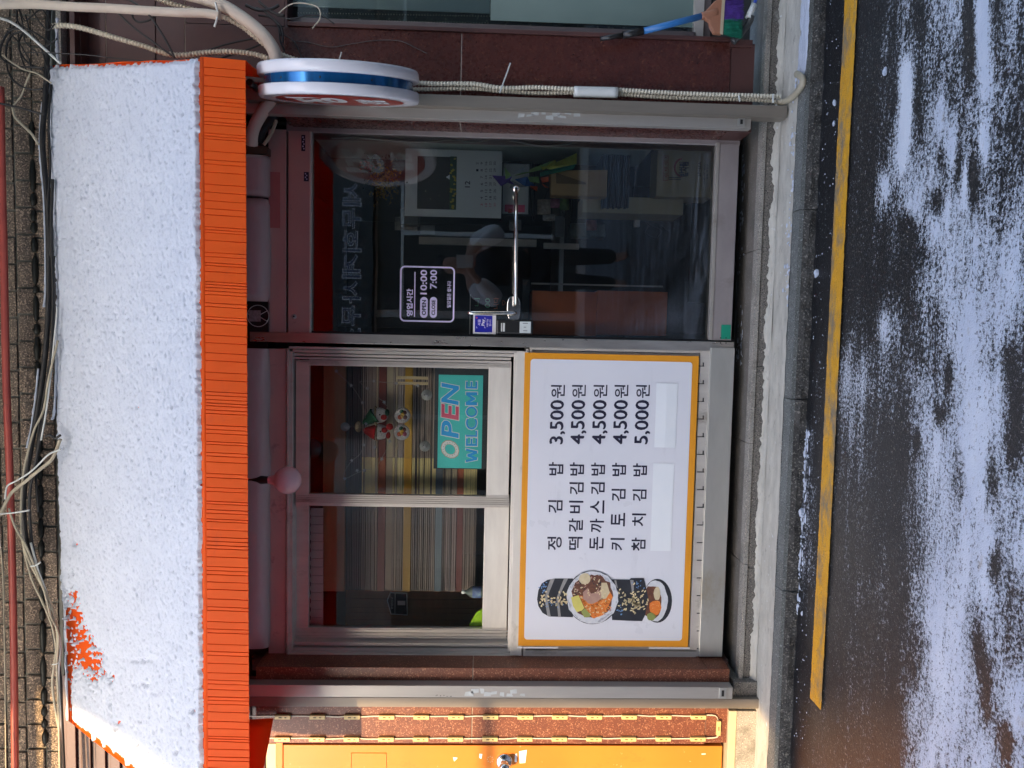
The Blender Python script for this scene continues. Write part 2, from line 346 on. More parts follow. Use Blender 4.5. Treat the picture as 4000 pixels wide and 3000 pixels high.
BLOBS = [(3535, 300, 22, 90, 1), (3530, 450, 25, 120, 1), (3525, 600, 18, 80, .9), (3460, 730, 16, 50, 1), (3545, 900, 30, 45, -1.2), (3835, 100, 20, 170, 1), (3790, 130, 18, 150, -1),
         (3590, 60, 20, 90, -.9), (3580, 400, 18, 160, -.6), (3680, 430, 22, 100, .7), (3670, 620, 12, 60, -.8), (3585, 1725, 14, 42, -1.3), (3520, 1810, 16, 60, -1), (3665, 1620, 22, 50, -1.1),
         (3650, 1500, 12, 120, -.6), (3700, 1450, 18, 70, -.6), (3880, 2210, 22, 60, -1.2), (3820, 2520, 18, 80, -1.3), (3930, 2900, 28, 80, -1), (3850, 2700, 20, 120, -.9), (3880, 1880, 22, 100, -.9),
         (3960, 1500, 30, 160, -.8), (3960, 1750, 28, 110, -.7), (3450, 1250, 25, 60, .6), (3560, 1480, 30, 90, .3), (3840, 560, 14, 60, .9), (3720, 560, 12, 90, .7), (3770, 720, 14, 120, .9),
         (3745, 650, 14, 90, -.9), (3800, 700, 18, 90, -.8), (3660, 780, 24, 50, -.8), (3610, 2400, 40, 90, .2), (3560, 2600, 20, 90, -.3)]
def cover(u, v):
    if u < 3100: return 0.0
    vi = min(max(v/100.0, 0), 29.999); i = int(vi); fv = vi-i
    uu = min(max(u, COLS[0]), COLS[-1]-.01); j = int(np.searchsorted(COLS, uu, 'right')-1); j = min(j, len(COLS)-2)
    fu = (uu-COLS[j])/(COLS[j+1]-COLS[j])
    c = (cov[i, j]*(1-fu)+cov[i, j+1]*fu)*(1-fv)+(cov[i+1, j]*(1-fu)+cov[i+1, j+1]*fu)*fv
    if u > 4000 or v < 0 or v > 3000: c = c*.8+.12
    for bu, bv, ru, rv, a in BLOBS:
        d = ((u-bu)/ru)**2+((v-bv)/rv)**2
        if d < 3: c += a*math.exp(-d*1.1)*.75
    return c
_B = np.array([RT, UP, _F])
def project(p):
    q = _B @ (np.array(p)-CAM); return 2000-F_PX*q[1]/q[2], 1500-F_PX*q[0]/q[2]
def road():
    x0, x1, y0, y1 = -2.3, 1.9, -2.0, YK-.0; nx, ny = 210, 110
    vs, a = [], []
    xs = [-40, -12, -5] + list(np.linspace(x0, x1, nx)) + [4, 12, 40]
    ys = [-30, -9, -4] + list(np.linspace(y0, y1, ny)) + [.3]
    for yv in ys:
        for xv in xs:
            z = ZR + .006*(noise.noise(Vector((xv*3, yv*3, 0)))) if -2.3 < xv < 1.9 else ZR
            if yv > y1-.02: z = ZR
            vs.append((xv, yv, z))
            if yv > -2.6:
                u, v = project((xv, yv, ZR)); a.append(cover(u, v))
            else: a.append(.55+.3*noise.noise(Vector((xv*.7, yv*2, 3))))
    n = len(xs); fs = [(j*n+i, j*n+i+1, (j+1)*n+i+1, (j+1)*n+i) for j in range(len(ys)-1) for i in range(n-1)]
    me = bpy.data.meshes.new('road'); me.from_pydata(vs, [], fs)
    at = me.attributes.new('snow', 'FLOAT', 'POINT'); at.data.foreach_set('value', a)
    o = bpy.data.objects.new('road', me); COL.objects.link(o); o['kind'] = 'structure'
    m = bpy.data.materials.new('asphalt_with_trodden_snow'); m.use_nodes = True; nt = m.node_tree; N = nt.nodes; L = nt.links; me.materials.append(m)
    p = N['Principled BSDF']; tc = N.new('ShaderNodeTexCoord'); an = N.new('ShaderNodeAttribute'); an.attribute_name = 'snow'
    def noi(scale, st=(1, 1, 1), det=4, rg=.6):
        mp = N.new('ShaderNodeMapping'); mp.inputs['Scale'].default_value = st; L.new(tc.outputs['Object'], mp.inputs[0])
        n_ = N.new('ShaderNodeTexNoise'); n_.inputs['Scale'].default_value = scale; n_.inputs['Detail'].default_value = det; n_.inputs['Roughness'].default_value = rg
        L.new(mp.outputs[0], n_.inputs['Vector']); return n_.outputs[0]
    def mth(op, x, y=None, z=None):
        q = N.new('ShaderNodeMath'); q.operation = op
        for i, k in enumerate((x, y, z)):
            if k is None: continue
            if isinstance(k, (int, float)): q.inputs[i].default_value = k
            else: L.new(k, q.inputs[i])
        return q.outputs[0]
    def rng(s, a_, b_, c_=0, d_=1):
        r = N.new('ShaderNodeMapRange'); L.new(s, r.inputs[0])
        for i, k in enumerate((a_, b_, c_, d_)): r.inputs[i+1].default_value = k
        return r.outputs[0]
    def mix(f, a_, b_):
        x = N.new('ShaderNodeMix'); x.data_type = 'RGBA'; L.new(f, x.inputs[0])
        for i, q in ((6, a_), (7, b_)):
            if isinstance(q, tuple): x.inputs[i].default_value = (*q, 1)
            else: L.new(q, x.inputs[i])
        return x.outputs[2]
    streak = noi(24, (.13, 1, 1), 6, .7); wide = noi(6, (.35, 1, 1), 3); fine = noi(125, (.8, 1, 1), 2, .7); grit = noi(300, (1, 1, 1), 2)
    s = mth('ADD', mth('MULTIPLY', an.outputs['Fac'], 1.15), mth('MULTIPLY', mth('SUBTRACT', streak, .5), 1.5))
    s = mth('ADD', s, mth('MULTIPLY', mth('SUBTRACT', wide, .5), .7))
    s2 = mth('ADD', s, mth('MULTIPLY', mth('SUBTRACT', fine, .5), 2.5)); s2 = mth('ADD', s2, mth('MULTIPLY', mth('SUBTRACT', grit, .5), .9))
    mask = rng(s2, .48, .98)
    thick = rng(s, .85, 1.15)
    asph = mix(rng(grit, .45, .7), (.014, .0145, .016), (.05, .048, .046))
    asph = mix(rng(noi(1.7, (.5, 1, 1)), .45, .65), asph, mix(rng(fine, .4, .66), (.02, .019, .018), (.085, .075, .065)))
    pebb = mix(rng(noi(120, (1, 1, 1), 1), .66, .72), asph, (.17, .155, .13))
    near = N.new('ShaderNodeSeparateXYZ'); L.new(tc.outputs['Object'], near.inputs[0])
    asph = mix(rng(near.outputs[1], -.50, -.56), mix(rng(grit, .6, .75), (.011, .0115, .013), (.035, .035, .037)), pebb)
    asph = mix(rng(noi(140, (1, 1, 1), 1), .74, .77), asph, (.45, .47, .5))
    sn = mix(rng(noi(9, (.4, 1, 1)), .4, .7), (.56, .60, .68), (.68, .715, .77))
    sn = mix(rng(noi(26, (.5, 1, 1)), .64, .8), sn, (.42, .37, .30))
    sn = mix(thick, mix(rng(grit, .3, .7), (.36, .39, .44), (.66, .70, .76)), sn)
    L.new(mix(mask, asph, sn), p.inputs['Base Color'])
    L.new(rng(mask, 0, 1, .42, .65), p.inputs['Roughness'])
    h = mth('ADD', mth('MULTIPLY', mask, .5), mth('MULTIPLY', fine, .55)); h = mth('ADD', h, mth('MULTIPLY', grit, .3))
    b = N.new('ShaderNodeBump'); b.inputs['Strength'].default_value = .55; b.inputs['Distance'].default_value = .006; L.new(h, b.inputs['Height']); L.new(b.outputs[0], p.inputs['Normal'])
road()
# yellow edge line
def yline():
    m = MB(); n = 900; z = ZR+.007
    xa = G(3201, 2760, ZR).x; pts = []
    for i in range(n+1):
        x = xa + (14-xa)*(i/n)**2.2
        yt = -.527 + .006*noise.noise(Vector((x*.8, 0, 0))) ; w = .092
        j = .003*noise.noise(Vector((x*30, 5, 0)))+.0035*noise.noise(Vector((x*110, 5, 0)))
        pts.append(((x - (0 if i else 0), yt+j, z), (x, yt-w+.003*noise.noise(Vector((x*30, 9, 0)))+.004*noise.noise(Vector((x*120, 9, 0))), z)))
    vs = [p for q in pts for p in q]; fs = [(2*i+1, 2*i+3, 2*i+2, 2*i) for i in range(n)]
    vs[1] = (G(3250, 2815, ZR).x, vs[1][1], z)
    m.add(vs, fs); o = m.build('yellow_road_line', m_yellow); o['kind'] = 'structure'
yline()
def ground_strip():
    # kerb stones with joints, rough face and dressed top
    k = MB(); cuts = [-40, -14, -5, -1.86, -1.0, -.22, G(3100, 830, ZP).x, 1.5, 2.6, 5, 14, 40]
    for a, b in zip(cuts, cuts[1:]):
        k.use(m_kerb); k.box(a+.0015, b-.0015, YK-.0, YK+.064, ZR-.05, ZP+.003)
        n = max(2, min(int((b-a)/.012), 200)); vs = []; m_ = 7
        for i in range(n+1):
            for j in range(m_):
                x = a+.003+(b-a-.006)*i/n; z = ZP - .012 - (ZP-.012-ZR+.01)*j/(m_-1)
                vs.append((x, YK-.003-.010*(.6+noise.noise(Vector((x*24, z*24, 1))))*min(1, j*.5), z))
        k.use(m_kerbface); k.add(vs, [(i*m_+j, i*m_+j+1, (i+1)*m_+j+1, (i+1)*m_+j) for i in range(n) for j in range(m_-1)])
    k.build('kerb').__setitem__('kind', 'structure')
    # cement strip
    nx, ny = 260, 12; xs = [-40, -8] + list(np.linspace(-2.6, 2.2, nx)) + [8, 40]; vs = []
    for j in range(ny+1):
        for x in xs:
            y = YK+.066 + (.30-(YK+.066))*(j/ny if j == ny else (j/ny)*.45/.95*.95)
            edge = .006*noise.noise(Vector((x*14, 0, 0)))+.004*noise.noise(Vector((x*50, 2, 0))) if j == 0 else 0
            vs.append((x, y+edge, ZP+.004+.006*noise.noise(Vector((x*5, y*16, 0)))*(1 if j else .3)))
    n = len(xs); c = MB().add(vs, [(j*n+i, j*n+i+1, (j+1)*n+i+1, (j+1)*n+i) for j in range(ny) for i in range(n-1)], True)
    c.build('pavement', m_cement).__setitem__('kind', 'structure')
ground_strip()
XL_STEP = W(2930, 2655, YN).x
def apron():
    n = 420; rows = 5; vs = []; x0, x1 = XL_STEP-.02, 2.4
    for i in range(n+1):
        x = x0+(x1-x0)*i/n; hh = .016+.018*noise.noise(Vector((x*7, 0, 3)))+.010*noise.noise(Vector((x*40, 1, 3)))+.006*noise.noise(Vector((x*110, 1, 3)))
        for j in range(rows):
            t = j/(rows-1); w = .030*(1-t)**1.6; vs.append((x, YN+.0035-w-.001*noise.noise(Vector((x*60, j, 0))), ZP+.006+max(hh, .002)*t**1.5))
    MB().add(vs, [(i*rows+j, (i+1)*rows+j, (i+1)*rows+j+1, i*rows+j+1) for i in range(n) for j in range(rows-1)], True).build('pavement_edge', m_cement).__setitem__('kind', 'structure')
def doorstep():
    s = MB(); z1 = .0
    # slabs on top (light) butting end to end, riser stones below (dark, set back 4 mm)
    cuts = [XL_STEP, G(2895, 2200, 0).x, G(2925, 1735, 0).x, G(2950, 975, 0).x, G(2965, 420, 0).x, 1.9, 3.2]
    for a, b in zip(cuts, cuts[1:]):
        s.use(m_stone); s.box(a+.001, b-.001, YN, YN+.045, -.026, z1-.006); s.use(m_sill); s.box(a+.001, b-.001, YN+.0455, .12, -.026, z1-.008)
    cuts2 = [XL_STEP+.006, G(2950, 2220, -.06).x, -.10, .95, 1.95, 3.2]
    for a, b in zip(cuts2, cuts2[1:]):
        s.use(m_stone2); s.box(a+.001, b-.001, YN+.006, .11, ZP-.03, -.0275)
    # left neighbour's plinth
    xl = W(2900, 2766, -.14).x
    s.use(m_beige); s.box(-4.0, xl, -.165, .1, W(2872, 2900, -.16).z, W(2842, 2900, -.16).z)
    s.use(m_stone); s.box(-4.0, xl-.003, -.16, .1, ZP-.03, W(2872, 2900, -.16).z-.001)
    s.use(m_stone2); s.box(xl-.003, XL_STEP+.005, -.145, .1, ZP-.03, W(2865, 2700, -.15).z-.002)
    s.build('doorstep', bevel=.002).__setitem__('kind', 'structure')
doorstep(); apron()

# ------------------------------------------------------------------ the shop building
BLD = thing('shop_building', (0, .1, 0), 'shopfront clad in dark red granite with glass door, sliding window and pebbled tile wall above', 'building')
YG = -.15                                      # face of the granite piers
def piers():
    m = MB()
    # left pier (sunlit outer part and the reveal towards the window)
    xo, xi = W(2000, 2905, YG).x, W(2000, 2610, YG).x
    zt = W(1000, 2700, YG).z; zs = W(1843, 2840, YG).z; zb = W(2755, 2840, YG).z; zf = W(2842, 2840, YG).z
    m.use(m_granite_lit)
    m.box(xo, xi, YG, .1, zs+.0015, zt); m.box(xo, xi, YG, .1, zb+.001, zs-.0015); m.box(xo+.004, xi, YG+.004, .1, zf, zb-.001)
    m.use(m_seam); m.box(xo+.001, xi-.001, YG+.003, .09, zs-.003, zs+.003)
    m.build('granite_pier', parent=BLD, bevel=.002)
    m = MB()
    xi, xo = W(2000, 486, YG).x, W(2000, 135, YG).x
    zt = W(150, 300, YG).z; zs = W(1800, 300, YG).z; zb = W(2852, 300, YG).z; zf = W(2946, 300, YG).z; s2 = W(722, 150, YG).z
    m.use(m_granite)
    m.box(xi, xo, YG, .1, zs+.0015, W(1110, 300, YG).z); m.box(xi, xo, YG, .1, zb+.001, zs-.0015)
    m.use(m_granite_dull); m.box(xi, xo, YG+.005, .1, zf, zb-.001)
    m.use(m_seam); m.box(xi+.001, xo-.001, YG+.002, .09, zs-.003, zs+.003)
    m.build('granite_pier', parent=BLD, bevel=.002)
    # raised brown trim on the outer edge of the right pier
    m = MB(); m.use(m_granite_dull); x2 = W(2000, 118, YG).x
    m.box(xo+.001, x2, YG-.01, .1, W(2850, 130, YG).z, W(1125, 130, YG).z); m.box(xo-.018, x2-.006, YG-.006, .09, W(2940, 140, YG).z, W(2850, 130, YG).z-.002)
    m.build('pier_trim', parent=BLD, bevel=.002)
    # plaster jamb strips beside the openings, peeling
    m = MB()
    for (v0, v1, y, mm) in ((2571, 2580, -.03, m_alu_dark), (2582, 2601, -.07, m_granite_dull)):
        m.use(mm); m.pbox(985, v0, 2845, v1, y, .1)
    m.use(m_rust); m.pbox(985, 2602, 2745, 2623, -.115, .1)
    m.build('left_jamb_lining', parent=BLD, bevel=.001)
    m = MB(); m.use(m_rust); m.pbox(1118, 490, 2745, 503, -.06, .1)
    m.use(m_cream_peel); m.pbox(1650, 482, 2790, 490, -.085, .1); m.use(m_cream_peel)
    P = [W(u, v, -.062) for u, v in ((2730, 519), (2745, 503), (2755, 488), (2865, 500), (2850, 508), (2830, 512), (2815, 530), (2790, 535), (2770, 528))]
    m.prism(P, (0, .03, 0))
    m.build('right_jamb_lining', parent=BLD)
    # wall closing above the openings, behind the awning
    m = MB(); m.use(m_mid)
    xl, xr = W(500, 2905, .12).x, W(500, 500, .12).x
    m.box(xl, xr, .11, .2, W(1125, 1500, .11).z, W(150, 1500, .11).z); m.build('inner_wall', parent=BLD)
piers()
for sgn in (-1, 1):
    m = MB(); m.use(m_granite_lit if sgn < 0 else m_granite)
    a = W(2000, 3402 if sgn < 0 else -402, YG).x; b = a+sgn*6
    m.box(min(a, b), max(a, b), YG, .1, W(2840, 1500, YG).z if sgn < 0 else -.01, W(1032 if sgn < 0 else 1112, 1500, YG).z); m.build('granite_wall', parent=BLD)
def upper_wall():
    yw = -.10
    m = MB(); m.use(m_mortar); zlo = W(228, 1500, yw).z; ztop = zlo+2.2
    m.box(-6, W(200, -60, yw).x+1.2, yw, .1, W(207, 1500, yw).z, ztop); m.box(-6, W(200, 225, yw).x, yw+.001, .1, zlo, W(207, 1500, yw).z)
    pitch_x = .110; x = W(100, 3000, yw).x-3
    rows = [(W(206, 1500, yw-.012).z, W(148, 1500, yw-.012).z), (W(143, 1500, yw-.012).z, W(74, 1500, yw-.012).z), (W(68, 1500, yw-.012).z, W(-6, 1500, yw-.012).z)]
    z = rows[-1][1]
    for _ in range(10): rows.append((z+.006, z+.08)); z += .086
    m.use(m_tile); xr = W(100, -60, yw).x+.9
    for r, (zb, zt) in enumerate(rows):
        xx = x + (.055 if r % 2 else 0)*.25
        while xx < xr:
            if True:
                d = random.uniform(-.003, .004); m.box(xx+.004, xx+pitch_x-.005, yw-.009-d, yw-.001, zb+random.uniform(0, .002), zt-random.uniform(0, .002))
            xx += pitch_x
    m.build('tiled_wall', parent=BLD, bevel=.0015)
    # black sealed joint running along the tiles: beads with gaps
    m = MB(); xx = W(130, 2900, yw).x
    while xx < W(130, 480, yw).x:
        L_ = random.uniform(.03, .14); zc = (rows[0][1]+rows[1][0])/2-.002+.004*noise.noise(Vector((xx, 0, 0)))
        n = 8; pts = [(xx+L_*i/n, yw-.012, zc) for i in range(n+1)]; m.tube(pts, [.004+.008*math.sin(math.pi*i/n)**.5+.003*random.random() for i in range(n+1)], 7)
        xx += L_+random.uniform(.004, .02)
    m.build('sealant_joint', m_tar, BLD)
    m = MB(); m.use(m_granite_dull); xp = W(700, 2905, -.12).x
    m.box(-5, xp+.3, -.115, .1, W(1030, 2900, -.12).z, zlo-.001)
    for k in range(14): m.box(-5, xp+.2, -.128, -.1155, zlo-.06-k*.062, zlo-.02-k*.062)
    m.build('ribbed_panel', parent=BLD, bevel=.002)
    m = MB(); m.use(m_cement); m.box(-7, 6, -1.45, -.101, 3.83, 3.98); m.build('unseen_canopy_slab', parent=BLD)  # unseen overhang read from the sun line, deepened to dim the awning snow
    # right part above the pier: moulded cornice and brown panels
    m = MB(); xr = W(500, -250, yw).x; xl = W(500, 235, yw).x-.25
    m.use(m_stone); m.box(xl, xr, -.19, .1, W(238, 150, -.19).z, W(218, 150, -.19).z)
    m.use(m_granite_dull)
    for u0, u1, y in ((240, 264, -.15), (267, 288, -.17), (291, 312, -.14)): m.pbox(u0, -600, u1, 420, y, .1)
    for u0, u1, v0, v1, y in ((314, 411, -300, 420, -.09), (414, 605, -300, 420, -.09), (608, 720, -300, 420, -.085), (724, 1112, -300, 95, -.09), (724, 1112, 98, 420, -.09)):
        m.pbox(u0, v0, u1, v1, y, .1)
    m.use(m_seam)
    for u in (412.5, 722): m.pbox(u-1.4, -300, u+1.4, 420, -.0885, .05)
    m.build('brown_panel_wall', parent=BLD, bevel=.002)
upper_wall()
def side_window():
    # neighbour's window at the right: roller blind, film and aluminium frame
    y = -.02
    m = MB(); m.use(m_granite_dull); m.pbox(1113, -400, 1122, 118, -.10, .1); m.build('window_lintel', parent=BLD)
    fr = MB(); fr.use(m_alu); fr.pbox(1050, -400, 1122, 55, -.06, .05)
    fr.use(m_alu); fr.pbox(2720, -400, 2757, 160, y-.03, .05); fr.use(m_alu_dark); fr.pbox(2757, -400, 2784, 165, y-.02, .05)
    fr.use(m_dark); fr.pbox(2784, -400, 2940, 165, y, .05); fr.use(m_alu_dark); fr.pbox(1122, 95, 2720, 118, y-.03, .05)
    o = fr.build('side_window', parent=BLD, bevel=.0015, label='aluminium framed side window with blind and teal film')
    g = MB(); g.pbox(1122, -400, 2720, 95, y, y+.004); g.build('pane', m_g_side, o)
    b = MB(); b.use(m_blind); b.pbox(1124, -400, 1918, 38, y+.008, y+.012); b.use(m_teal); b.pbox(1920, -400, 2719, 94, y-.003, y-.0005)
    b.build('blind', parent=o)
    c = MB(); c.use(m_mottle); c.pbox(1112, -420, 2730, 180, y+.09, y+.10); c.build('curtain', parent=o)
    for v_, uu0 in ((50, 1165), (76, 1180)):
        ch = MB(); ch.use(m_corr); k = 0; u = uu0
        while u < 1915:
            p = W(u, v_+ (u-1165)*.018, y+.02); ch.lathe([(.0002, -.003), (.0026, -.0014), (.0026, .0014), (.0002, .003)], p, (0, 0, 1), 6); u += 11
        ch.build('bead_chain', parent=o)
side_window()

def frame_and_header():
    # header beam over the door and over the window, steel post between them
    m = MB(); m.use(m_alu_dark)
    m.pbox(1049, 1362, 1117, 2570, -.02, .1); m.build('window_header', m_bronze, BLD, bevel=.0015)
    m = MB(); m.pbox(1049, 505, 1117, 1306, -.02, .1); m.build('door_header', m_bronze, BLD, bevel=.0015)
    m = MB(); m.use(m_black); m.pbox(960, 500, 1048, 2570, .0, .1); m.build('roller_recess', parent=BLD)
    m = MB(); m.use(m_steel); m.pbox(975, 1316, 2868, 1354, -.035, .1)
    for u, v in ((2815, 1352-12), (2815, 1352-32), (2836, 1352-12), (2836, 1352-32)):
        m.use(m_black); m.lathe([(.0001, 0), (.003, 0)], W(u, v, -.0356), (0, -1, 0), 8)
    m.build('steel_post', parent=BLD, bevel=.002)
    # door jamb at the right
    m = MB(); m.pbox(1118, 503, 2893, 541, -.015, .1); m.build('door_jamb', m_alu_mid, BLD, bevel=.0015)
    # shutter rails
    for nm, v0, v1, u1, y, mm in (('shutter_rail', 426, 473, 2935, -.185, m_rail), ('shutter_rail', 2680, 2726, 2862, -.20, m_rail),
                                  ('shutter_post', 379, 425, 3076, -.22, m_rail_tan), ('shutter_post', 2727, 2764, 2982, -.175, m_rail_tan)):
        m = MB(); m.use(mm); m.pbox(960, v0, u1, v1, y, YG-.001)
        if nm == 'shutter_rail': m.use(m_black); m.pbox(962, v1 if v0 < 1000 else v0-12, 2860, (v1+6) if v0 < 1000 else v0, y+.03, YG-.001)
        o = m.build(nm, parent=BLD, bevel=.0015)
        if nm == 'shutter_rail':       # slotted latch plate near the foot, paper scraps
            h = MB(); h.use(m_steel_panel); uc = (u1-38); vc = (v0+v1)/2+ (25 if v0 < 1000 else 8)
            h.pbox(uc-14, vc-30 if v0 < 1000 else vc-24, uc+14, vc+18, y-.006, y-.0005); h.use(m_black); h.pbox(uc-5, vc-8 if v0 < 1000 else vc-14, uc+5, vc+10, y-.0075, y-.0061)
            h.build('latch_plate', parent=o, bevel=.0008)
            rr = random.Random(3 if v0 < 1000 else 5); s = MB(); s.use(m_white)
            for k in range(9):
                u = (2040 if v0 < 1000 else 1830)+k*26+rr.uniform(-6, 6); v = vc-(24 if v0 < 1000 else 6)+rr.uniform(-9, 9); a = rr.uniform(8, 17); b = rr.uniform(4, 9)
                s.poly([W(u+rr.uniform(-3, 3)+a*p, v+rr.uniform(-3, 3)+b*q, y-.001) for p, q in ((-1, -1), (-1, 1), (1, 1), (1, -1))])
            s.build('paper_scrap', mat('greyed_paper', (.52, .55, .54), None, 20, .7), o)
    m = MB(); rr = random.Random(9)
    for k in range(5):
        s0 = W(1705+k*14, 2717+rr.uniform(-2, 3), -.2012); pts = [s0+Vector((rr.uniform(-.004, .004), 0, rr.uniform(-.004, .004))) for _ in range(4)]; m.tube(spline(pts, 3), .0006, 4)
    m.build('pen_scrawl', m_ink, BLD)
frame_and_header()

def serving_window():
    m = MB(); m.use(m_alu); y = -.03
    m.frame(1119, 1362, 2052, 2570, 9, 9, 12, 12, y, .1)
    m.frame(1130, 1373, 2038, 2556, 12, 12, 30, 10, y+.012, .1)
    m.use(m_alu_light); m.pbox(1996, 1376, 2036, 2545, y+.006, .05); m.pbox(2006, 1372, 2050, 2560, y-.006, y+.004)
    m.use(m_alu)
    for v0, v1, yy in ((1388, 1398, .0), (1402, 1411, .006), (2512, 2524, .0), (2532, 2544, -.008)): m.pbox(1144, v0, 1996, v1, yy, .1)
    m.use(m_alu_dark); m.pbox(1144, 2524, 1996, 2532, .03, .1)
    o = m.build('serving_window', parent=BLD, bevel=.001, label='sliding aluminium serving window in two sashes')
    def sash(name, u0, v0, u1, v1, t, r, b, l, y0):
        s = MB(); s.use(m_alu); s.frame(u0, v0, u1, v1, t, r, b, l, y0, y0+.03); s.use(m_alu_light); s.pbox(u1-b+1, v0+r+1, u1-1, v1-l-1, y0-.002, y0+.02)
        s.use(m_black); s.frame(u0+t-4, v0+r-4, u1-b+4, v1-l+4, 4, 4, 4, 4, y0+.004, y0+.026)
        s.use(m_alu)
        k = MB(); ob = s.build(name, parent=o, bevel=.001)
        return ob
    sash('window_sash', 1155, 1412, 1992, 1978, 52, 22, 88, 44, .008)
    sash('window_sash', 1155, 1936, 1984, 2511, 50, 44, 96, 58, .042)
    g = MB(); g.pbox(1205, 1434, 1906, 1936, .022, .026); g.build('window_pane', m_g_win, o)
    g = MB(); g.pbox(1203, 1978, 1890, 2455, .056, .060); g.build('window_pane', m_g_win, o)
    # fluted ribs on interlocking stiles
    for v, w, u1, y0, y1 in [(v, 2, 1990, .0035, .009) for v in (1417, 1425, 1944, 1952, 1960, 1968)]+[(v, 3, 1984, .037, .043) for v in (2463, 2476, 2489, 2500)]:
        MB().use(m_alu).pbox(1158, v-w, u1, v+w, y0, y1).build('stile_rib', parent=o)
    # lower panel behind the menu board
    p = MB(); p.use(m_alu); p.frame(2056, 1357, 2752, 2565, 10, 16, 10, 22, -.03, .05)
    p.use(m_alu); p.pbox(2066, 1376, 2742, 2540, -.012, .0)
    p.build('lower_panel', parent=BLD, bevel=.001)
    p = MB(); p.use(m_steel_panel); p.pbox(2754, 1358, 2846, 2566, -.045, .08); p.build('kick_plate', parent=BLD, bevel=.002)
    p = MB(); p.use(m_black)      # drain slots along the lower edge of the panel
    for k in range(18):
        v = 1430+k*69; p.pbox(2722, v-1.6, 2751, v+1.6, -.0325, -.0302); p.pbox(2745, v-14, 2749, v+1.6, -.0328, -.0303)
    p.use(m_alu); p.pbox(2714, 1378, 2744, 2540, -.0301, -.02)
    p.build('slotted_strip', parent=BLD)
    # foam pad above
serving_window()

def entrance_door():
    m = MB(); m.use(m_bronze); m.pbox(1126, 512, 1214, 1306, -.02, .03)
    m.use(m_alu_mid); m.pbox(2795, 561, 2872, 1330, -.022, .03); m.use(m_rail); m.pbox(2784, 556, 2797, 1328, -.026, .03)
    m.use(m_alu_light); m.pbox(1208, 513, 1215, 1306, -.024, .028)
    m.use(m_black); m.pbox(1213, 1310, 2870, 1318, -.01, .02)
    for v in (1236, ): m.use(m_steel_panel); m.lathe([(.0001, .001), (.010, .0), (.012, -.002)], W(1148, v, -.0215), (0, -1, 0), 20); m.use(m_black); m.lathe([(.0001, .0015), (.004, .0015)], W(1148, v, -.0225), (0, -1, 0), 8)
    d = m.build('entrance_door', parent=BLD, bevel=.001, label='frameless glass entrance door with bronze rails')
    g = MB(); xl, xr, zb, zt = rect(1214, 541, 2790, 1312, .002); g.box(xl, xr, .0, .008, zb, zt); g.build('door_pane', m_g_door, d)
    # chrome pull handle, seen end on from the camera's left: runs from the foot bracket down to the ball end
    h = MB(); h.use(m_chrome)
    a, b = W(2016, 742, -.075), W(2014, 1190, -.075)
    h.tube([a, b], .0085, 12); h.lathe([(.0001, .006), (.014, .004), (.016, 0), (.014, -.004), (.009, -.03)], W(2016, 738, -.075), (0, -1, 0), 20)
    h.use(m_black); h.lathe([(.0001, .0068), (.006, .0068)], W(2016, 738, -.075), (0, -1, 0), 14); h.use(m_chrome)
    h.tube([W(2016, 742, -.07), W(2016, 742, .0)], .007, 10)
    h.build('door_pull', parent=d, label='long horizontal chrome bar with a round end')
    h = MB(); h.use(m_beige if False else m_chrome)
    pts = []
    for k in range(24):
        t = 2*math.pi*k/24; pts.append(W(2007+26*math.copysign(abs(math.cos(t))**.6, math.cos(t)), 1205+48*math.copysign(abs(math.sin(t))**.8, math.sin(t)), -.012))
    h.prism(pts, (0, .012, 0)); h.build('handle_plate', parent=d, bevel=.002)
    h = MB(); h.tube(spline([W(1830, 1222, -.01), W(1834, 1222, -.055), W(1850, 1222, -.07), W(1990, 1222, -.07), W(2010, 1222, -.055), W(2012, 1222, -.01)], 8), .0085, 12)
    h.build('lock_grip', m_chrome, d)
entrance_door()

def keypad():
    t = thing('keypad_lock', W(2083, 1283, 0), 'black door lock with a white keypad cover on the glass door', 'lock')
    m = MB(); m.pbox(1938, 1248, 2083, 1306, -.030, -.0002); m.build('lock_body', m_black, t, bevel=.008)
    m = MB(); m.pbox(2030, 1256, 2074, 1301, -.034, -.0304); o = m.build('keypad_cover', mat('white_gloss_plastic', (.62, .68, .68), None, 5, .25), t, bevel=.0012)
    m = MB(); m.use(m_ink); m.pbox(2042, 1262, 2062, 1264, -.0345, -.0341); m.pbox(2046, 1277, 2055, 1279, -.0345, -.0341); m.pbox(2044, 1291, 2060, 1293, -.0345, -.0341); m.build('printed_mark', parent=t)
    m = MB(); m.use(m_pvc); m.ptext('digital lock', 1960, 1262, 1972, 1294, -.0308) if False else m.pbox(1957, 1262, 1961, 1295, -.0308, -.0304); m.pbox(1964, 1262, 1972, 1295, -.0308, -.0304); m.build('printed_strip', parent=t)
keypad()

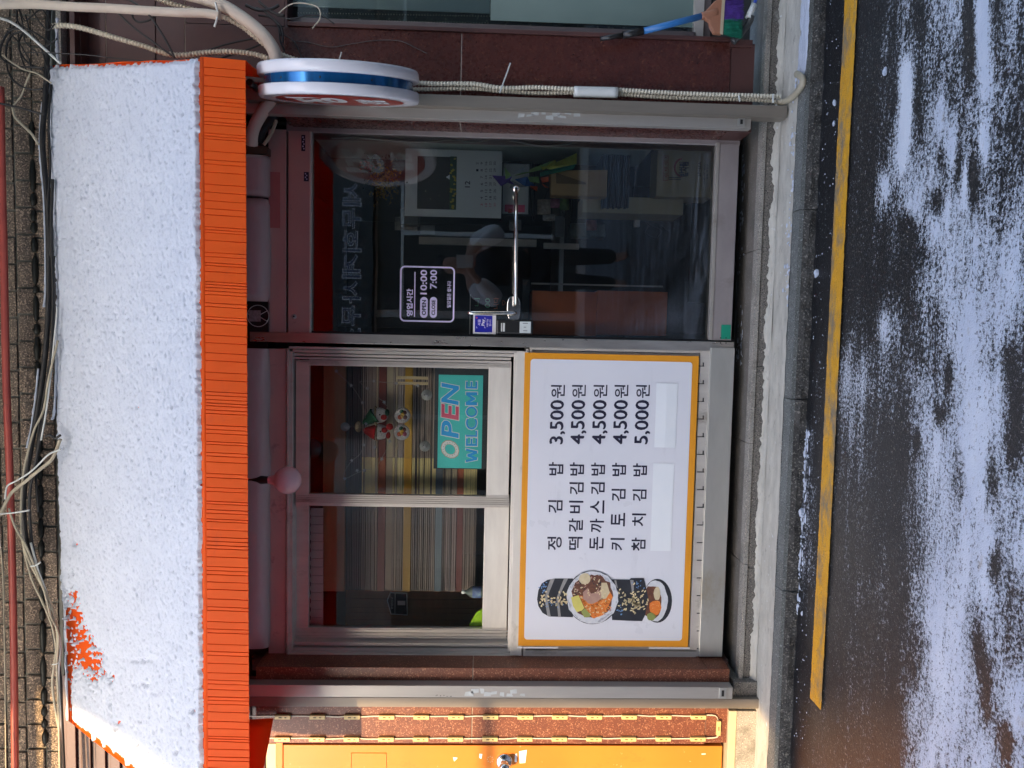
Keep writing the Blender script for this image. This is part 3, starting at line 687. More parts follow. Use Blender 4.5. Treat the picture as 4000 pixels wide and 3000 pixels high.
# ------------------------------------------------------------------ awning
YB, YF = -.17, -.66
A_TL, A_TR = W(268, 2815, YB), W(204, 256, YB)
A_FL, A_FR = W(812, 3260, YF), W(795, 228, YF)
V_FL, V_FR = W(976, 3272, YF-.012), W(959, 236, YF-.012)
def awning():
    root = thing('awning', (0, YB, A_TL.z-.9), 'orange canvas awning with pleated valance above the shopfront', 'awning')
    m = MB(); nx, ny = 60, 10; vs = []
    for j in range(ny+1):
        for i in range(nx+1):
            s, t = i/nx, j/ny; p = A_TL.lerp(A_TR, s).lerp(A_FL.lerp(A_FR, s), t); sag = -.012*math.sin(math.pi*t)*(1+.3*math.sin(s*9)); vs.append(p+Vector((0, -sag*.6, sag)))
    f = [(j*(nx+1)+i, (j+1)*(nx+1)+i, (j+1)*(nx+1)+i+1, j*(nx+1)+i+1) for j in range(ny) for i in range(nx)]
    m.add(vs, f, True); o = m.build('canopy', m_canvas, root); sd = o.modifiers.new('thick', 'SOLIDIFY'); sd.thickness = .0015; sd.offset = -1
    # valance: irregular pleats
    m = MB(); rr = random.Random(11); x = 0.0; W_ = (V_FR-V_FL).length; top, bot = [], []
    a0, a1, b0, b1 = A_FL, A_FR, V_FL, V_FR
    pr = []
    while x < W_:
        pr.append((x, 0)); w = rr.choice([.009, .014, .020, .026, .034, .040, .028, .012])
        e = x+w; k9 = rr.choice([.003, .006, .010, .0035, .0045]); pr.append((e-.0045, -.001*rr.random())); pr.append((e-.0022, k9)); pr.append((e-.0008, k9)); pr.append((e, .002)); x = e+.0004
    pr = [(min(a, W_), b) for a, b in pr]
    for a, d in pr:
        s = a/W_; jj = .0012*noise.noise(Vector((a*20, 0, 0)))
        P = a0.lerp(a1, s); Q = b0.lerp(b1, s); top.append(P+Vector((0, -.012+d+jj, -.006))); bot.append(Q+Vector((0, d-jj*2, 0)))
    n = len(pr); m.add(top+bot, [(i, n+i, n+i+1, i+1) for i in range(n-1)])
    o = m.build('valance', m_canvas, root); sd = o.modifiers.new('thick', 'SOLIDIFY'); sd.thickness = .0015; sd.offset = 1
    # hem rail at the front edge
    m = MB(); m.tube([A_FL+Vector((0, -.004, .0)), A_FR+Vector((0, -.004, .0))], .010, 10); m.build('front_rail', m_canvas, root)
    # side flaps
    for nm, T, Fp, Vp, wb in (('side_flap', A_TR, A_FR, V_FR, W(1040, 330, YB)), ('side_flap', A_TL, A_FL, V_FL, W(1068, 2790, YB))):
        m = MB(); q = [T+Vector((0, 0, -.002)), Fp+Vector((0, 0, -.004)), Vp+Vector((0, .004, 0)), Vector((T.x*.6+wb.x*.4, YB+.16*0, wb.z)), ]
        n = 10; vs = []
        for j in range(n+1):
            for i in range(n+1):
                s, t = i/n, j/n; p = q[0].lerp(q[1], s).lerp(q[3].lerp(q[2], s), t); p = p+Vector((.006*noise.noise(p*9), 0, 0)); vs.append(p)
        m.add(vs, [(j*(n+1)+i, j*(n+1)+i+1, (j+1)*(n+1)+i+1, (j+1)*(n+1)+i) for j in range(n) for i in range(n)], True)
        o = m.build(nm, m_canvas, root); sd = o.modifiers.new('thick', 'SOLIDIFY'); sd.thickness = .0015
    # folding arms and wall boxes under the canvas
    m = MB(); m.use(m_redsteel)
    for P in (W(1000, 330, YB), ):
        xl, xr, zb, zt = rect(940, 320, 1030, 362, YG-.06); m.box(xl, xr, YG-.06, YG-.002, zb, zt)
    m.use(m_black); m.tube([W(975, 320, -.30), W(1000, 345, -.24)], .014, 10)
    for u, v in ((977, 325), (1010, 325), (977, 345), (1010, 345)): m.lathe([(.0001, .0), (.004, .0)], W(u, v, YG-.061), (0, -1, 0), 8)
    m.build('mounting_bracket', parent=root)
    return root
m_redsteel = mat('red_primed_steel', (.36, .05, .03), (.28, .045, .03), 6, .5)
def canvas():
    m = mat('orange_awning_cloth', (.84, .130, .008), (.79, .115, .008), 3, .55, spec=.25, bump=.05, bs=700, dirt=((.62, .10, .02), .60, 4, (1, 1, 2.5)))
    N, L = m.node_tree.nodes, m.node_tree.links; p = N['Principled BSDF']; o = N['Material Output']
    t = N.new('ShaderNodeBsdfTranslucent'); t.inputs[0].default_value = (.95, .06, .006, 1); mx = N.new('ShaderNodeMixShader'); mx.inputs[0].default_value = .42
    L.new(p.outputs[0], mx.inputs[1]); L.new(t.outputs[0], mx.inputs[2]); L.new(mx.outputs[0], o.inputs[0]); return m
m_canvas = canvas()
awning()

HOLES = [(275, 2440, 30, 75, 1.5), (300, 2400, 22, 50, 1.2), (310, 2500, 32, 60, 1.5), (340, 2550, 34, 50, 1.4), (365, 2610, 24, 45, 1.3), (295, 2560, 22, 30, 1.1), (445, 2642, 9, 18, 1.2), (290, 2310, 16, 26, .9), (290, 2232, 9, 10, 1.2),
         (305, 2124, 7, 6, 1.3), (400, 2560, 12, 20, .8), (410, 2625, 12, 14, .9), (560, 2575, 34, 7, .65), (570, 2670, 26, 8, .65), (620, 2700, 18, 8, .6), (445, 2750, 7, 30, .7), (470, 2820, 14, 8, .9), (465, 2840, 6, 8, 1), (763, 2774, 8, 7, 1.1),
         (698, 2932, 7, 6, 1), (545, 2900, 6, 6, .8), (385, 2590, 10, 14, .9), (640, 1070, 5, 5, .5), (272, 2620, 16, 60, 1.1), (270, 2750, 12, 60, .9)]
def awning_snow():
    nx, ny = 620, 230; vs = []; H = np.zeros((ny+1, nx+1)); nrm = None
    e1 = (A_TR-A_TL).normalized(); e2 = (A_FR-A_TR); nrm = e2.cross(e1).normalized()
    if nrm.y > 0: nrm = -nrm
    if nrm.z < 0 and nrm.y > 0: nrm = -nrm
    P = []
    for j in range(ny+1):
        t = -.004 + .985*j/ny
        for i in range(nx+1):
            s = -.001+1.001*i/nx; p = A_TL.lerp(A_TR, s).lerp(A_FL.lerp(A_FR, s), t); sag = -.012*math.sin(math.pi*max(t, 0)); p = p+Vector((0, -sag*.6, sag))
            u, v = project(p); x = p.x; q = t*.95
            h = .015 + .0042*noise.noise(Vector((x*26, q*70, 0))) + .0030*noise.noise(Vector((x*62, q*150, 4))) + .0045*noise.noise(Vector((x*5, q*7, 8)))
            pit = noise.noise(Vector((x*60, q*95, 9))); h -= max(0, pit-.22)*.020
            edge = min((1-s)*2.9, 9); h -= max(0, (.022-edge*1.0))*.9*(1+noise.noise(Vector((q*40, 3, 0)))*1.6)
            h -= 4*max(0, (t-.968-.009*noise.noise(Vector((x*16, 0, 0)))-.012*noise.noise(Vector((x*55, 3, 0)))))*.9
            if v > 2450: h -= max(0, .06-t)*(v-2450)/500*.45
            left = (s*2.9); h -= max(0, .035-left)*.8*(1+noise.noise(Vector((q*30, 7, 0)))*1.5)
            for hu, hv, ru, rv, a in HOLES:
                d = ((u-hu)/ru)**2+((v-hv)/rv)**2
                if d < 4: h -= a*.020*math.exp(-d*.72)*(1.15+2.1*noise.noise(Vector((x*62, q*100, 2))))
            if v > 1900 and t < .5: h -= .0026*max(0, noise.noise(Vector((x*20, q*30, 22))))*(1.2-t*2)
            H[j, i] = h; P.append(p)
    vs = [P[k]+nrm*max(H.flat[k], .0005) for k in range(len(P))]
    n = nx+1; fs = [(j*n+i, (j+1)*n+i, (j+1)*n+i+1, j*n+i+1) for j in range(ny) for i in range(nx) if max(H[j, i], H[j+1, i], H[j, i+1], H[j+1, i+1]) > .0018]
    m = MB(); m.add(vs, fs, True)
    # rounded lip along the top edge against the wall
    m.tube([A_TL.lerp(A_TR, k/200)+Vector((0, .012, .004+.003*noise.noise(Vector((k*.3, 0, 0))))) for k in range(int(200*.0), 201)], [.012+.003*noise.noise(Vector((k*.2, 4, 0))) for k in range(201)], 8)
    o = m.build('awning_snow', m_snow); tag(o, 'thin pitted layer of snow lying on the orange awning', 'snow', None, 'stuff')
awning_snow()

# ------------------------------------------------------------------ menu board
def menu_board():
    y = -.040
    t = thing('menu_board', W(2709, 1955, y), 'white price board with amber border and a seaweed roll picture below the window', 'menu board')
    m = MB(); m.pbox(2037, 1384, 2709, 2525, y, y+.006); m.build('panel', m_boardedge, t)
    xl, xr, zb, zt = rect(2060, 1408, 2684, 2500, y); r = .014; P = []
    for cx_, cz_, a0 in ((xr-r, zt-r, 0), (xl+r, zt-r, 90), (xl+r, zb+r, 180), (xr-r, zb+r, 270)):
        for k in range(7): a = R(a0+15*k); P.append((cx_+r*math.cos(a), y-.0012, cz_+r*math.sin(a)))
    m = MB(); m.prism(P, (0, .001, 0)); m.build('printed_area', m_board, t)
    L = MB(); L.use(m_ink); yt = y-.0022
    cols_u = [(2140, 2195), (2222, 2278), (2305, 2362), (2388, 2444), (2468, 2528)]
    words = ['정 김밥', '떡갈비김밥', '돈까스김밥', '키토김밥', '참치김밥']
    vpos = [[('정', 2097, 2149), ('김', 1954, 2004), ('밥', 1805, 1857)],
            [('떡', 2097, 2148), ('갈', 2025, 2078), ('비', 1956, 2005), ('김', 1884, 1932), ('밥', 1806, 1858)],
            [('돈', 2097, 2148), ('까', 2026, 2080), ('스', 1954, 2006), ('김', 1884, 1932), ('밥', 1807, 1858)],
            [('키', 2102, 2150), ('토', 2003, 2056), ('김', 1910, 1958), ('밥', 1808, 1860)],
            [('참', 2100, 2152), ('치', 2006, 2056), ('김', 1912, 1958), ('밥', 1810, 1861)]]
    ubase = [(2137, 2198), (2219, 2279), (2302, 2361), (2384, 2443), (2466, 2525)]
    for row, (u0, u1) in zip(vpos, ubase):
        for ch, v0, v1 in row:
            sh = (2150-(v0+v1)/2)*.030
            L.ptext(ch, u0+sh*.0 + (2150-(v0+v1)/2)*.02, v0, u1+(2150-(v0+v1)/2)*.02-4, v1, yt, .014)
    prices = ['3,500', '4,500', '4,500', '4,500', '5,000']
    for s_, (u0, u1) in zip(prices, [(2149, 2208), (2231, 2291), (2315, 2374), (2397, 2457), (2481, 2540)]):
        L.ptext(s_, u0, 1564, u1-.0, 1734, yt, .0); L.ptext(s_, u0+1.6, 1562.4, u1+1.6, 1732.4, yt-.0004, .0); L.ptext(s_, u0-1.2, 1565.5, u1-1.2, 1735.5, yt-.0008, .0); L.ptext('원', u0+3, 1503, u0+57, 1555, yt, .008)
    L.build('lettering', parent=t)
    for i, (u0, v0, u1, v1) in enumerate(((2560, 1497, 2643, 1748), (2546, 1810, 2627, 2152))):
        m = MB(); xl, xr, zb, zt = rect(u0, v0, u1, v1, yt); n = 14; vs = []
        for j in range(3):
            for k in range(n+1): vs.append((xl+(xr-xl)*k/n, yt-.0008-.0022*(j == 1)*(i == 0)-.0008*noise.noise(Vector((k*.7, j, i))), zt+(zb-zt)*j/2))
        m.add(vs, [(j*(n+1)+k, (j+1)*(n+1)+k, (j+1)*(n+1)+k+1, j*(n+1)+k+1) for j in range(2) for k in range(n)])
        m.build('paper_patch', mat('taped_white_paper', (.74, .77, .80), (.70, .74, .78), 8, .6), t, label='white paper strip taped over the sixth %s' % ('price' if i == 0 else 'dish name'))
    [MB().use(m_white).pbox(a, b, a+160, b+6, y+.001, y+.004).build('white_tape', parent=t) for a, b in ((2020, 2527), (2535, 2529))]
    # ---- printed picture of the seaweed roll
    K = MB()
    def pt(x, yy, lay): return W(2050+x/3.403, 2150+yy/3.403, yt-.0002-lay*.00045)
    def el(x, yy, rx, ry, lay, mm, n=24, wob=0, seed=0, rot=0.0):
        rnd = random.Random(seed); P = []; ca, sa = math.cos(rot), math.sin(rot)
        for j in range(n):
            a = -2*math.pi*j/n; k = 1+wob*(rnd.random()-.5)*2; dx, dy = rx*k*math.cos(a), ry*k*math.sin(a); P.append(pt(x+dx*ca-dy*sa, yy+dx*sa+dy*ca, lay))
        K.use(mm).poly(P[::-1])
    def pg(ps, lay, mm): K.use(mm).poly([pt(a, b, lay) for a, b in ps])
    car2 = mat('carrot_light', (.80, .30, .06), None, 30, .5); car3 = mat('carrot_dark', (.42, .10, .015), None, 30, .5); rice2 = mat('rice_shade', (.44, .47, .53), None, 60, .5)
    kb = mat('seaweed_black', (.012, .014, .020), (.02, .024, .032), 30, .45); rice = mat('rice_white', (.62, .63, .66), (.50, .53, .58), 60, .5); car = mat('carrot_orange', (.70, .20, .03), (.62, .15, .02), 90, .5, speck=((.75, .40, .15), .6, 160))
    rad = mat('radish_yellow', (.62, .56, .14), None, 20, .5); grn = mat('cucumber_green', (.26, .30, .08), None, 20, .5); ham = mat('ham_pink', (.42, .26, .20), (.34, .20, .16), 60, .5); brn = mat('burdock_brown', (.075, .028, .020), (.16, .06, .03), 80, .5)
    crm = mat('egg_cream', (.58, .50, .33), (.5, .42, .26), 60, .5); ses = mat('sesame_cream', (.74, .62, .36), None, 20, .5); blu = mat('highlight_blue_print', (.16, .30, .55), None, 20, .5); gry = mat('grey_print', (.30, .29, .28), (.22, .22, .22), 60, .5)
    pg([(640, 372), (400, 372), (300, 392), (225, 440), (180, 530), (163, 650), (180, 740), (235, 830), (320, 880), (640, 888)], 0, kb)
    pg([(340, 385), (400, 372), (330, 540), (300, 640), (345, 885), (300, 870), (262, 640), (290, 520)], 1, gry); pg([(520, 376), (575, 374), (500, 520), (450, 640), (480, 886), (445, 886), (420, 640), (470, 500)], 1, gry)
    el(1762, 670, 195, 292, 0, kb, 32); el(1735, 672, 165, 272, 1, rice, 32, .03, 2); el(1690, 690, 130, 225, 2, brn, 22, .06, 3); el(1745, 760, 80, 110, 3, car, 14, .2, 4); el(1760, 570, 45, 95, 3, crm, 12, .1, 4); el(1680, 880, 60, 50, 3, grn, 12, .1, 5)
    pg([(1150, 385), (1390, 390), (1410, 368), (1580, 368), (1600, 430), (1640, 640), (1600, 860), (1560, 940), (1350, 935), (1160, 925), (1150, 700)], 4, kb)
    pg([(1400, 390), (1445, 395), (1450, 520), (1425, 600), (1420, 520)], 5, gry); pg([(1190, 395), (1215, 395), (1235, 500), (1215, 500)], 5, gry)
    el(898, 625, 350, 356, 6, kb, 48); el(898, 625, 343, 349, 7, rice, 40, .022, 8)
    el(900, 605, 278, 290, 8, brn, 30, .07, 9); pg([(720, 600), (900, 620), (1130, 545), (1170, 620), (1120, 720), (1040, 860), (910, 905), (820, 810), (770, 700)], 9, car)
    el(800, 375, 78, 78, 10, crm, 12, .08, 4); pg([(1020, 430), (1090, 430), (1130, 560), (1080, 640), (990, 660), (940, 600), (1010, 520)], 10, crm); el(890, 600, 118, 105, 11, ham, 16, .14, 6); el(905, 520, 70, 50, 12, brn, 10, .2, 3)
    pg([(615, 625), (715, 595), (790, 765), (760, 800), (690, 820), (640, 740)], 12, rad); pg([(750, 815), (800, 770), (880, 855), (860, 885), (790, 890)], 12, grn)
    rr = random.Random(21)
    for k in range(110):
        a = rr.uniform(0, 6.28); q = rr.random()**.5; el(850+210*q*math.cos(a), 520+170*q*math.sin(a), rr.uniform(10, 24), rr.uniform(5, 11), 9, rr.choice([kb, brn, ham, crm]), 7, .3, k, rr.uniform(0, 3))
    for k in range(150):
        a = rr.uniform(0, 6.28); q = rr.random()**.5; x, yy = 960+185*q*math.cos(a), 745+130*q*math.sin(a)
        if x > 790: el(x, yy, rr.uniform(12, 26), rr.uniform(4, 8), 10, rr.choice([car, car2, car2, car3]), 6, .2, k, rr.uniform(.2, 1.2))
    for k in range(40): a = rr.uniform(0, 6.28); q = rr.uniform(295, 335); el(898+q*math.cos(a), 625+q*math.sin(a), rr.uniform(14, 26), 9, 9, rice2, 8, .2, k, a+1.57)
    for k in range(95):
        x = rr.gauss(1480, 110) ; yy = rr.gauss(690, 75)
        if 1235 < x < 1640: el(x, yy, 20, 9, 13, ses, 7, .15, k, rr.uniform(0, 3.1))
    for k in range(42):
        x = rr.uniform(185, 560); yy = rr.gauss(650, 45); el(x, yy, 18, 11, 13, ses, 7, .15, k, rr.uniform(0, 3.1))
    for k in range(60):
        x, yy = rr.choice([(rr.gauss(370, 60), rr.gauss(720, 30)), (rr.gauss(1280, 30), rr.gauss(800, 35)), (rr.gauss(1530, 60), rr.gauss(450, 40)), (rr.gauss(250, 30), rr.gauss(500, 40))]); el(x, yy, 11, 6, 14, blu, 6, .3, k, rr.uniform(0, 3))
    for k in range(30): a = rr.uniform(0, 6.28); q = rr.uniform(100, 260); el(930+q*.8*math.cos(a), 690+q*.8*math.sin(a), 13, 7, 14, ses, 6, .2, k, rr.uniform(0, 3))
    K.build('food_picture', parent=t)
menu_board()

# ------------------------------------------------------------------ decals and notices
def hours_decal():
    t = thing('opening_hours_decal', W(1778, 1150, -.001), 'lilac opening hours lettering in a rounded frame on the door glass', 'decal')
    m = MB(); m.use(m_lilac); y = -.0012; P = []
    xl, xr, zb, zt = rect(1562, 1040, 1776, 1258, y); r = .022
    for rad_, in ((0,),):
        O, I = [], []
        for cx_, cz_, a0 in ((xr-r, zt-r, 0), (xl+r, zt-r, 90), (xl+r, zb+r, 180), (xr-r, zb+r, 270)):
            for k in range(9):
                a = R(a0+11.25*k); O.append((cx_+r*math.cos(a), y, cz_+r*math.sin(a))); I.append((cx_+(r-.007)*math.cos(a), y, cz_+(r-.007)*math.sin(a)))
        n = len(O); m.add(O+I, [(i, (i+1) % n, n+(i+1) % n, n+i) for i in range(n)])
    m.build('border', parent=t)
    m = MB(); m.use(m_lilac)
    m.ptext('영업시간', 1588, 1128, 1613, 1236, y, .035); m.pbox(1618, 1062, 1622, 1238, y-.0003, y)
    m.ptext('10:00', 1642, 1054, 1668, 1150, y, .02); m.ptext('7:00', 1680, 1054, 1707, 1128, y, .02); m.ptext('일요일은 쉽니다', 1746, 1098, 1762, 1202, y, .02)
    for u0, u1, s in ((1641, 1671, 'OPEN'), (1679, 1707, 'CLOSE')):
        xl, xr, zb, zt = rect(u0, 1160, u1, 1242, y); r = (zt-zb)/2; P = []
        for cx_, a0 in ((xr-r, -90), (xl+r, 90)):
            for k in range(13): a = R(a0+15*k); P.append((cx_+r*math.cos(a), y, (zb+zt)/2+r*math.sin(a)))
        m.use(m_lilac).poly(P); m.use(m_ink); m.ptext(s, u0+7, 1172, u1-7, 1231, y-.0008, .03)
    m.build('lettering', parent=t)
hours_decal()
def pay_sticker():
    t = thing('payment_sticker', W(1937, 1270, -.004), 'blue mobile payment sticker with white edge beside the door grip', 'sticker')
    m = MB(); m.pbox(1848, 1231, 1937, 1305, -.0025, -.0005); m.build('backing', m_white, t)
    m = MB(); m.pbox(1855, 1233, 1923, 1298, -.0038, -.0026); m.build('printed_face', m_ltblue, t)
    m = MB(); m.use(m_lilac); y = -.0045
    m.ptext('서울', 1866, 1247, 1878, 1272, y, .03); m.ptext('사용가능', 1900, 1246, 1908, 1278, y, .02); m.ptext('합니다', 1911, 1248, 1919, 1274, y, .02)
    m.use(m_white); m.ptext('Pay', 1881, 1247, 1896, 1272, y, .03); m.use(m_rose); m.lathe([(.0001, 0), (.004, 0)], W(1862, 1241, y), (0, -1, 0), 8)
    m.use(m_lilac)
    for u, v in ((1860, 1278), (1892, 1278), (1893, 1243)): m.pbox(u, v-3, u+2, v+3, y-.0003, y); m.pbox(u, v+2, u+6, v+3.5, y-.0004, y)
    m.build('lettering', parent=t)
pay_sticker()
def small_notices():
    def flat(name, r, y, mt, label, cat, th=.002, lab=None):
        m = MB(); m.pbox(*r, y, y+th); return m.build(name, mt, None, label=label, cat=cat)
    flat('pink_strip', (1050, 672, 1093, 890), -.0232, m_pink, 'faded pink plate taped to the beam over the door', 'plate')
    flat('green_tape', (2817, 1269, 2854, 1325), -.0245, m_green_tape, 'green tape on the lower corner of the door rail', 'tape')
    t = thing('door_sticker', W(1200, 540, -.024), 'worn printed sticker nearest the hinge corner of the door top rail', 'sticker', None)
    m = MB(); m.use(m_ink); m.pbox(1177, 527, 1192, 590, -.0225, -.0212); m.use(m_lilac)
    for k in range(6): m.pbox(1181+(k % 2)*4, 533+k*9, 1186+(k % 2)*3, 538+k*9, -.0235, -.0226)
    m.build('printed_face', parent=t)
    t = thing('door_sticker', W(1206, 655, -.024), 'small dark sticker further along the door top rail', 'sticker', None)
    m = MB(); m.use(m_ink); m.pbox(1185, 670-40+10, 1207, 712, -.0225, -.0212) if False else m.pbox(1187, 672, 1206, 708, -.0225, -.0212); m.use(m_lilac)
    for k in range(4): m.pbox(1191+(k % 2)*5, 676+k*7, 1195+(k % 2)*5, 681+k*7, -.0235, -.0226)
    m.build('printed_face', parent=t)
    m = MB(); m.use(m_beige); m.pbox(1570, 459, 1680, 465, -.16, -.145); m.build('yellow_strip', mat('yellow_strip_paint', (.55, .33, .05), None, 8, .5), None, label='short yellow strip beside the right shutter rail', cat='strip')
small_notices()
def chalk_note():
    t = thing('chalk_note', W(2000, 1200, .02), 'black note board with green and orange handwriting behind the door grip', 'note board')
    m = MB(); m.pbox(1838, 1153, 1992, 1305, .016, .020); m.build('note_sheet', mat('chalkboard_black', (.016, .018, .018), None, 6, .5), t)
    g, o = mat('green_chalk', (.16, .50, .24), None, 9, .8), mat('orange_chalk', (.85, .25, .14), None, 9, .8)
    m = MB(); m.use(g); m.ptext('니', 1853, 1165, 1874, 1196, .0145); m.ptext('00', 1895, 1165, 1914, 1202, .0145); m.use(o); m.ptext('니다', 1928, 1162, 1948, 1206, .0145); m.ptext('♡', 1961, 1173, 1976, 1193, .0145)
    m.build('handwriting', parent=t)
    m = MB(); m.use(m_rail); m.pbox(1834, 1150, 1838, 1306, .014, .02); m.build('frame_edge', parent=t)
chalk_note()
def open_sign():
    t = thing('open_sign', W(1880, 1650, .01), 'aqua plastic sign reading OPEN WELCOME hung inside the window', 'sign')
    yb = .031
    m = MB(); m.pbox(1711, 1465, 1884, 1829, yb, yb+.002); m.build('sheet', m_aqua, t)
    m = MB(); m.use(mat('dark_rear_edge', (.02, .03, .04), None, 4, .5)); m.pbox(1696, 1440, 1902, 1832, yb+.004, yb+.006); m.build('backing_board', parent=t)
    def word(chars, u0, u1, y, slant, b0=.045, b1=.022):
        out = MB(); inn = MB()
        for ch, v0, v1, mm in chars:
            for pad, bold, yy, mat_, tgt in ((3.0, b0, y, mm == m_white and m_beige or m_white, out), (0, b1, y-.0006, mm, inn)):
                xl, xr, zb, zt = rect(u0-pad, v0-pad, u1+pad, v1+pad, yy); vs, fs = glyphs(ch, (0 if tgt is inn else .016) if (ch in 'MW' and slant == 0) else bold)
                tgt.use(mat_).add([(xl+(xr-xl)*a+slant*(b-.5)*(zt-zb), yy, zb+(zt-zb)*b) for a, b in vs], fs)
        return out, inn
    ow, iw = word([('O', 1722, 1788, m_white), ('P', 1645, 1705, m_sky), ('E', 1583, 1635, m_rose), ('N', 1502, 1576, m_sky)], 1724, 1792, yb-.001, .18)
    for mb, nm in ((ow, 'letter_outline'), (iw, 'lettering')): mb.build(nm, parent=t)
    vs = [1808, 1765, 1722, 1693, 1636, 1587, 1530]; ch = 'WELCOME'; bw = .0; e = [(1752, 1806), (1712, 1742), (1682, 1706), (1636, 1678), (1588, 1630), (1532, 1583), (1490, 1518)]
    ow, iw = word([(c, a, b, m_sky) for c, (a, b) in zip(ch, e)], 1820, 1864, yb-.001, .0, .03, .010)
    for mb, nm in ((ow, 'letter_outline'), (iw, 'lettering')): mb.build(nm, parent=t)
    m = MB(); m.use(m_dark); rr = random.Random(4)
    for k in range(16):
        a = 2*math.pi*k/16; p = W(1757+26*math.cos(a), 1755+27*math.sin(a), yb-.0026); m.lathe([(.0001, 0), (.0016, 0)], p, (0, -1, 0), 6)
    m.build('dots', parent=t)
    # suction hooks it hangs by
    for i, (u, v) in enumerate(((1667, 1543), (1660, 1743))):
        s = MB(); s.lathe([(.0001, .010), (.006, .008), (.009, .004), (.024, .0008), (.0245, 0)], W(u, v, .0300), (0, -1, 0), 24)
        s.tube(spline([W(u-6, v-4, .02), W(u-10, v+2, .014), W(u, v+8, .012), W(u+8, v+2, .016)], 4), .0014, 6)
        s.build('suction_hook', mat('clear_plastic_%d' % i, (.30, .31, .30), None, 5, .15), None, label='clear suction hook on the window above the %s end of the aqua sign' % ('right' if i == 0 else 'left'), cat='hook', group='suction hooks on the window')
open_sign()
def ornament():
    t = thing('knitted_ornament', W(1640, 1695, .03), 'knitted pair of rice balls in red and green hats over two seaweed rolls', 'ornament')
    wool = lambda n, c: mat(n, c, tuple(k*.6 for k in c), 160, .95, bump=1.0, bs=260)
    red, gr, wh, bg_ = wool('red_wool', (.55, .02, .02)), wool('green_wool', (.02, .12, .05)), wool('white_wool', (.72, .70, .68)), wool('cream_wool', (.55, .42, .26))
    blk, org, yel, pk = mat('black_wool', (.012, .012, .012), None, 30, .9), wool('orange_wool', (.60, .10, .02)), wool('yellow_wool', (.70, .42, .04)), wool('pink_wool', (.66, .16, .24))
    y = .050
    def ball(mb, u, v, ru, rv, mm, dep=.016, dy=0):
        c = W(u, v, y+dy); n = 14; vs = []; mb.use(mm); ru_, rv_ = px(ru, y), px(rv, y)
        for i in range(n+1):
            th = math.pi*i/n
            for j in range(20):
                ph = 2*math.pi*j/20; vs.append(c+Vector((rv_*math.sin(th)*math.cos(ph), -dep*math.sin(th)*math.sin(ph), ru_*math.cos(th))))
        mb.add(vs, [(i*20+j, i*20+(j+1) % 20, (i+1)*20+(j+1) % 20, (i+1)*20+j) for i in range(n) for j in range(20)], True)
    def cone(mb, tip, c, rad_, mm):
        mb.use(mm); a, b = W(*tip, y), W(*c, y); n = 10; mb.tube([a.lerp(b, k/n) for k in range(n+1)], [px(rad_, y)*(.12+.88*(k/n)**.7) for k in range(n+1)], 14)
    for (u, v, hat, tip) in ((1478, 1688, red, (1418, 1680)), (1475, 1622, gr, (1418, 1655))):
        hb = MB(); ball(hb, u+5, v, 36, 30, wh); ball(hb, u+24, v+(-8 if hat == red else 8), 12, 11, red, .012, -.012); hb.use(blk)
        ball(hb, u+8, v+(-2), 3, 3, blk, .004, -.016); hb.build('rice_ball_head', parent=t)
        h2 = MB(); cone(h2, tip, (u-10, v), 31, hat); h2.use(bg_); c = W(u-8, v, y); h2.tube([c+Vector((px(32, y)*math.cos(a), -.017*math.sin(a), 0)) for a in [2*math.pi*k/20 for k in range(21)]], .005, 8); h2.build('knitted_hat', parent=t)
    p = MB(); ball(p, 1400, 1667, 14, 22, bg_, .014); p.build('pompom', parent=t)
    p = MB(); ball(p, 1522, 1667, 14, 13, red, .012, -.012); ball(p, 1516, 1700, 9, 14, red); ball(p, 1512, 1612, 9, 14, gr); p.build('knitted_bow', parent=t)
    for (u, v) in ((1572, 1622), (1570, 1688)):
        r = MB(); c = W(u, v, y-.005)
        r.use(wh); rad_ = px(31, y); r.lathe([(.0001, .013), (rad_*.6, .013), (rad_*.85, .016), (rad_, .006), (rad_*.95, -.008), (.0001, -.010)], c, (0, -1, 0), 26)
        for du, dv, mm in ((-10, 8, org), (2, -6, yel), (-3, -14, gr), (10, 8, pk if v > 1650 else brnw), (-2, 4, yel), (8, -10, brnw)):
            ball(r, u+du, v+dv, 9, 9, mm, .006, -.018)
        r.build('seaweed_roll', parent=t)
    s = MB(); s.tube([W(1350, 1667, .028), W(1390, 1667, .045)], .0012, 6); s.lathe([(.0001, .008), (.005, .007), (.02, 0)], W(1348, 1667, .0295), (0, -1, 0), 20); s.build('suction_cup', mat('clear_plastic_cup', (.30, .31, .30), None, 5, .15), t)
brnw = mat('brown_wool', (.12, .03, .02), None, 100, .95, bump=1, bs=260)
ornament()
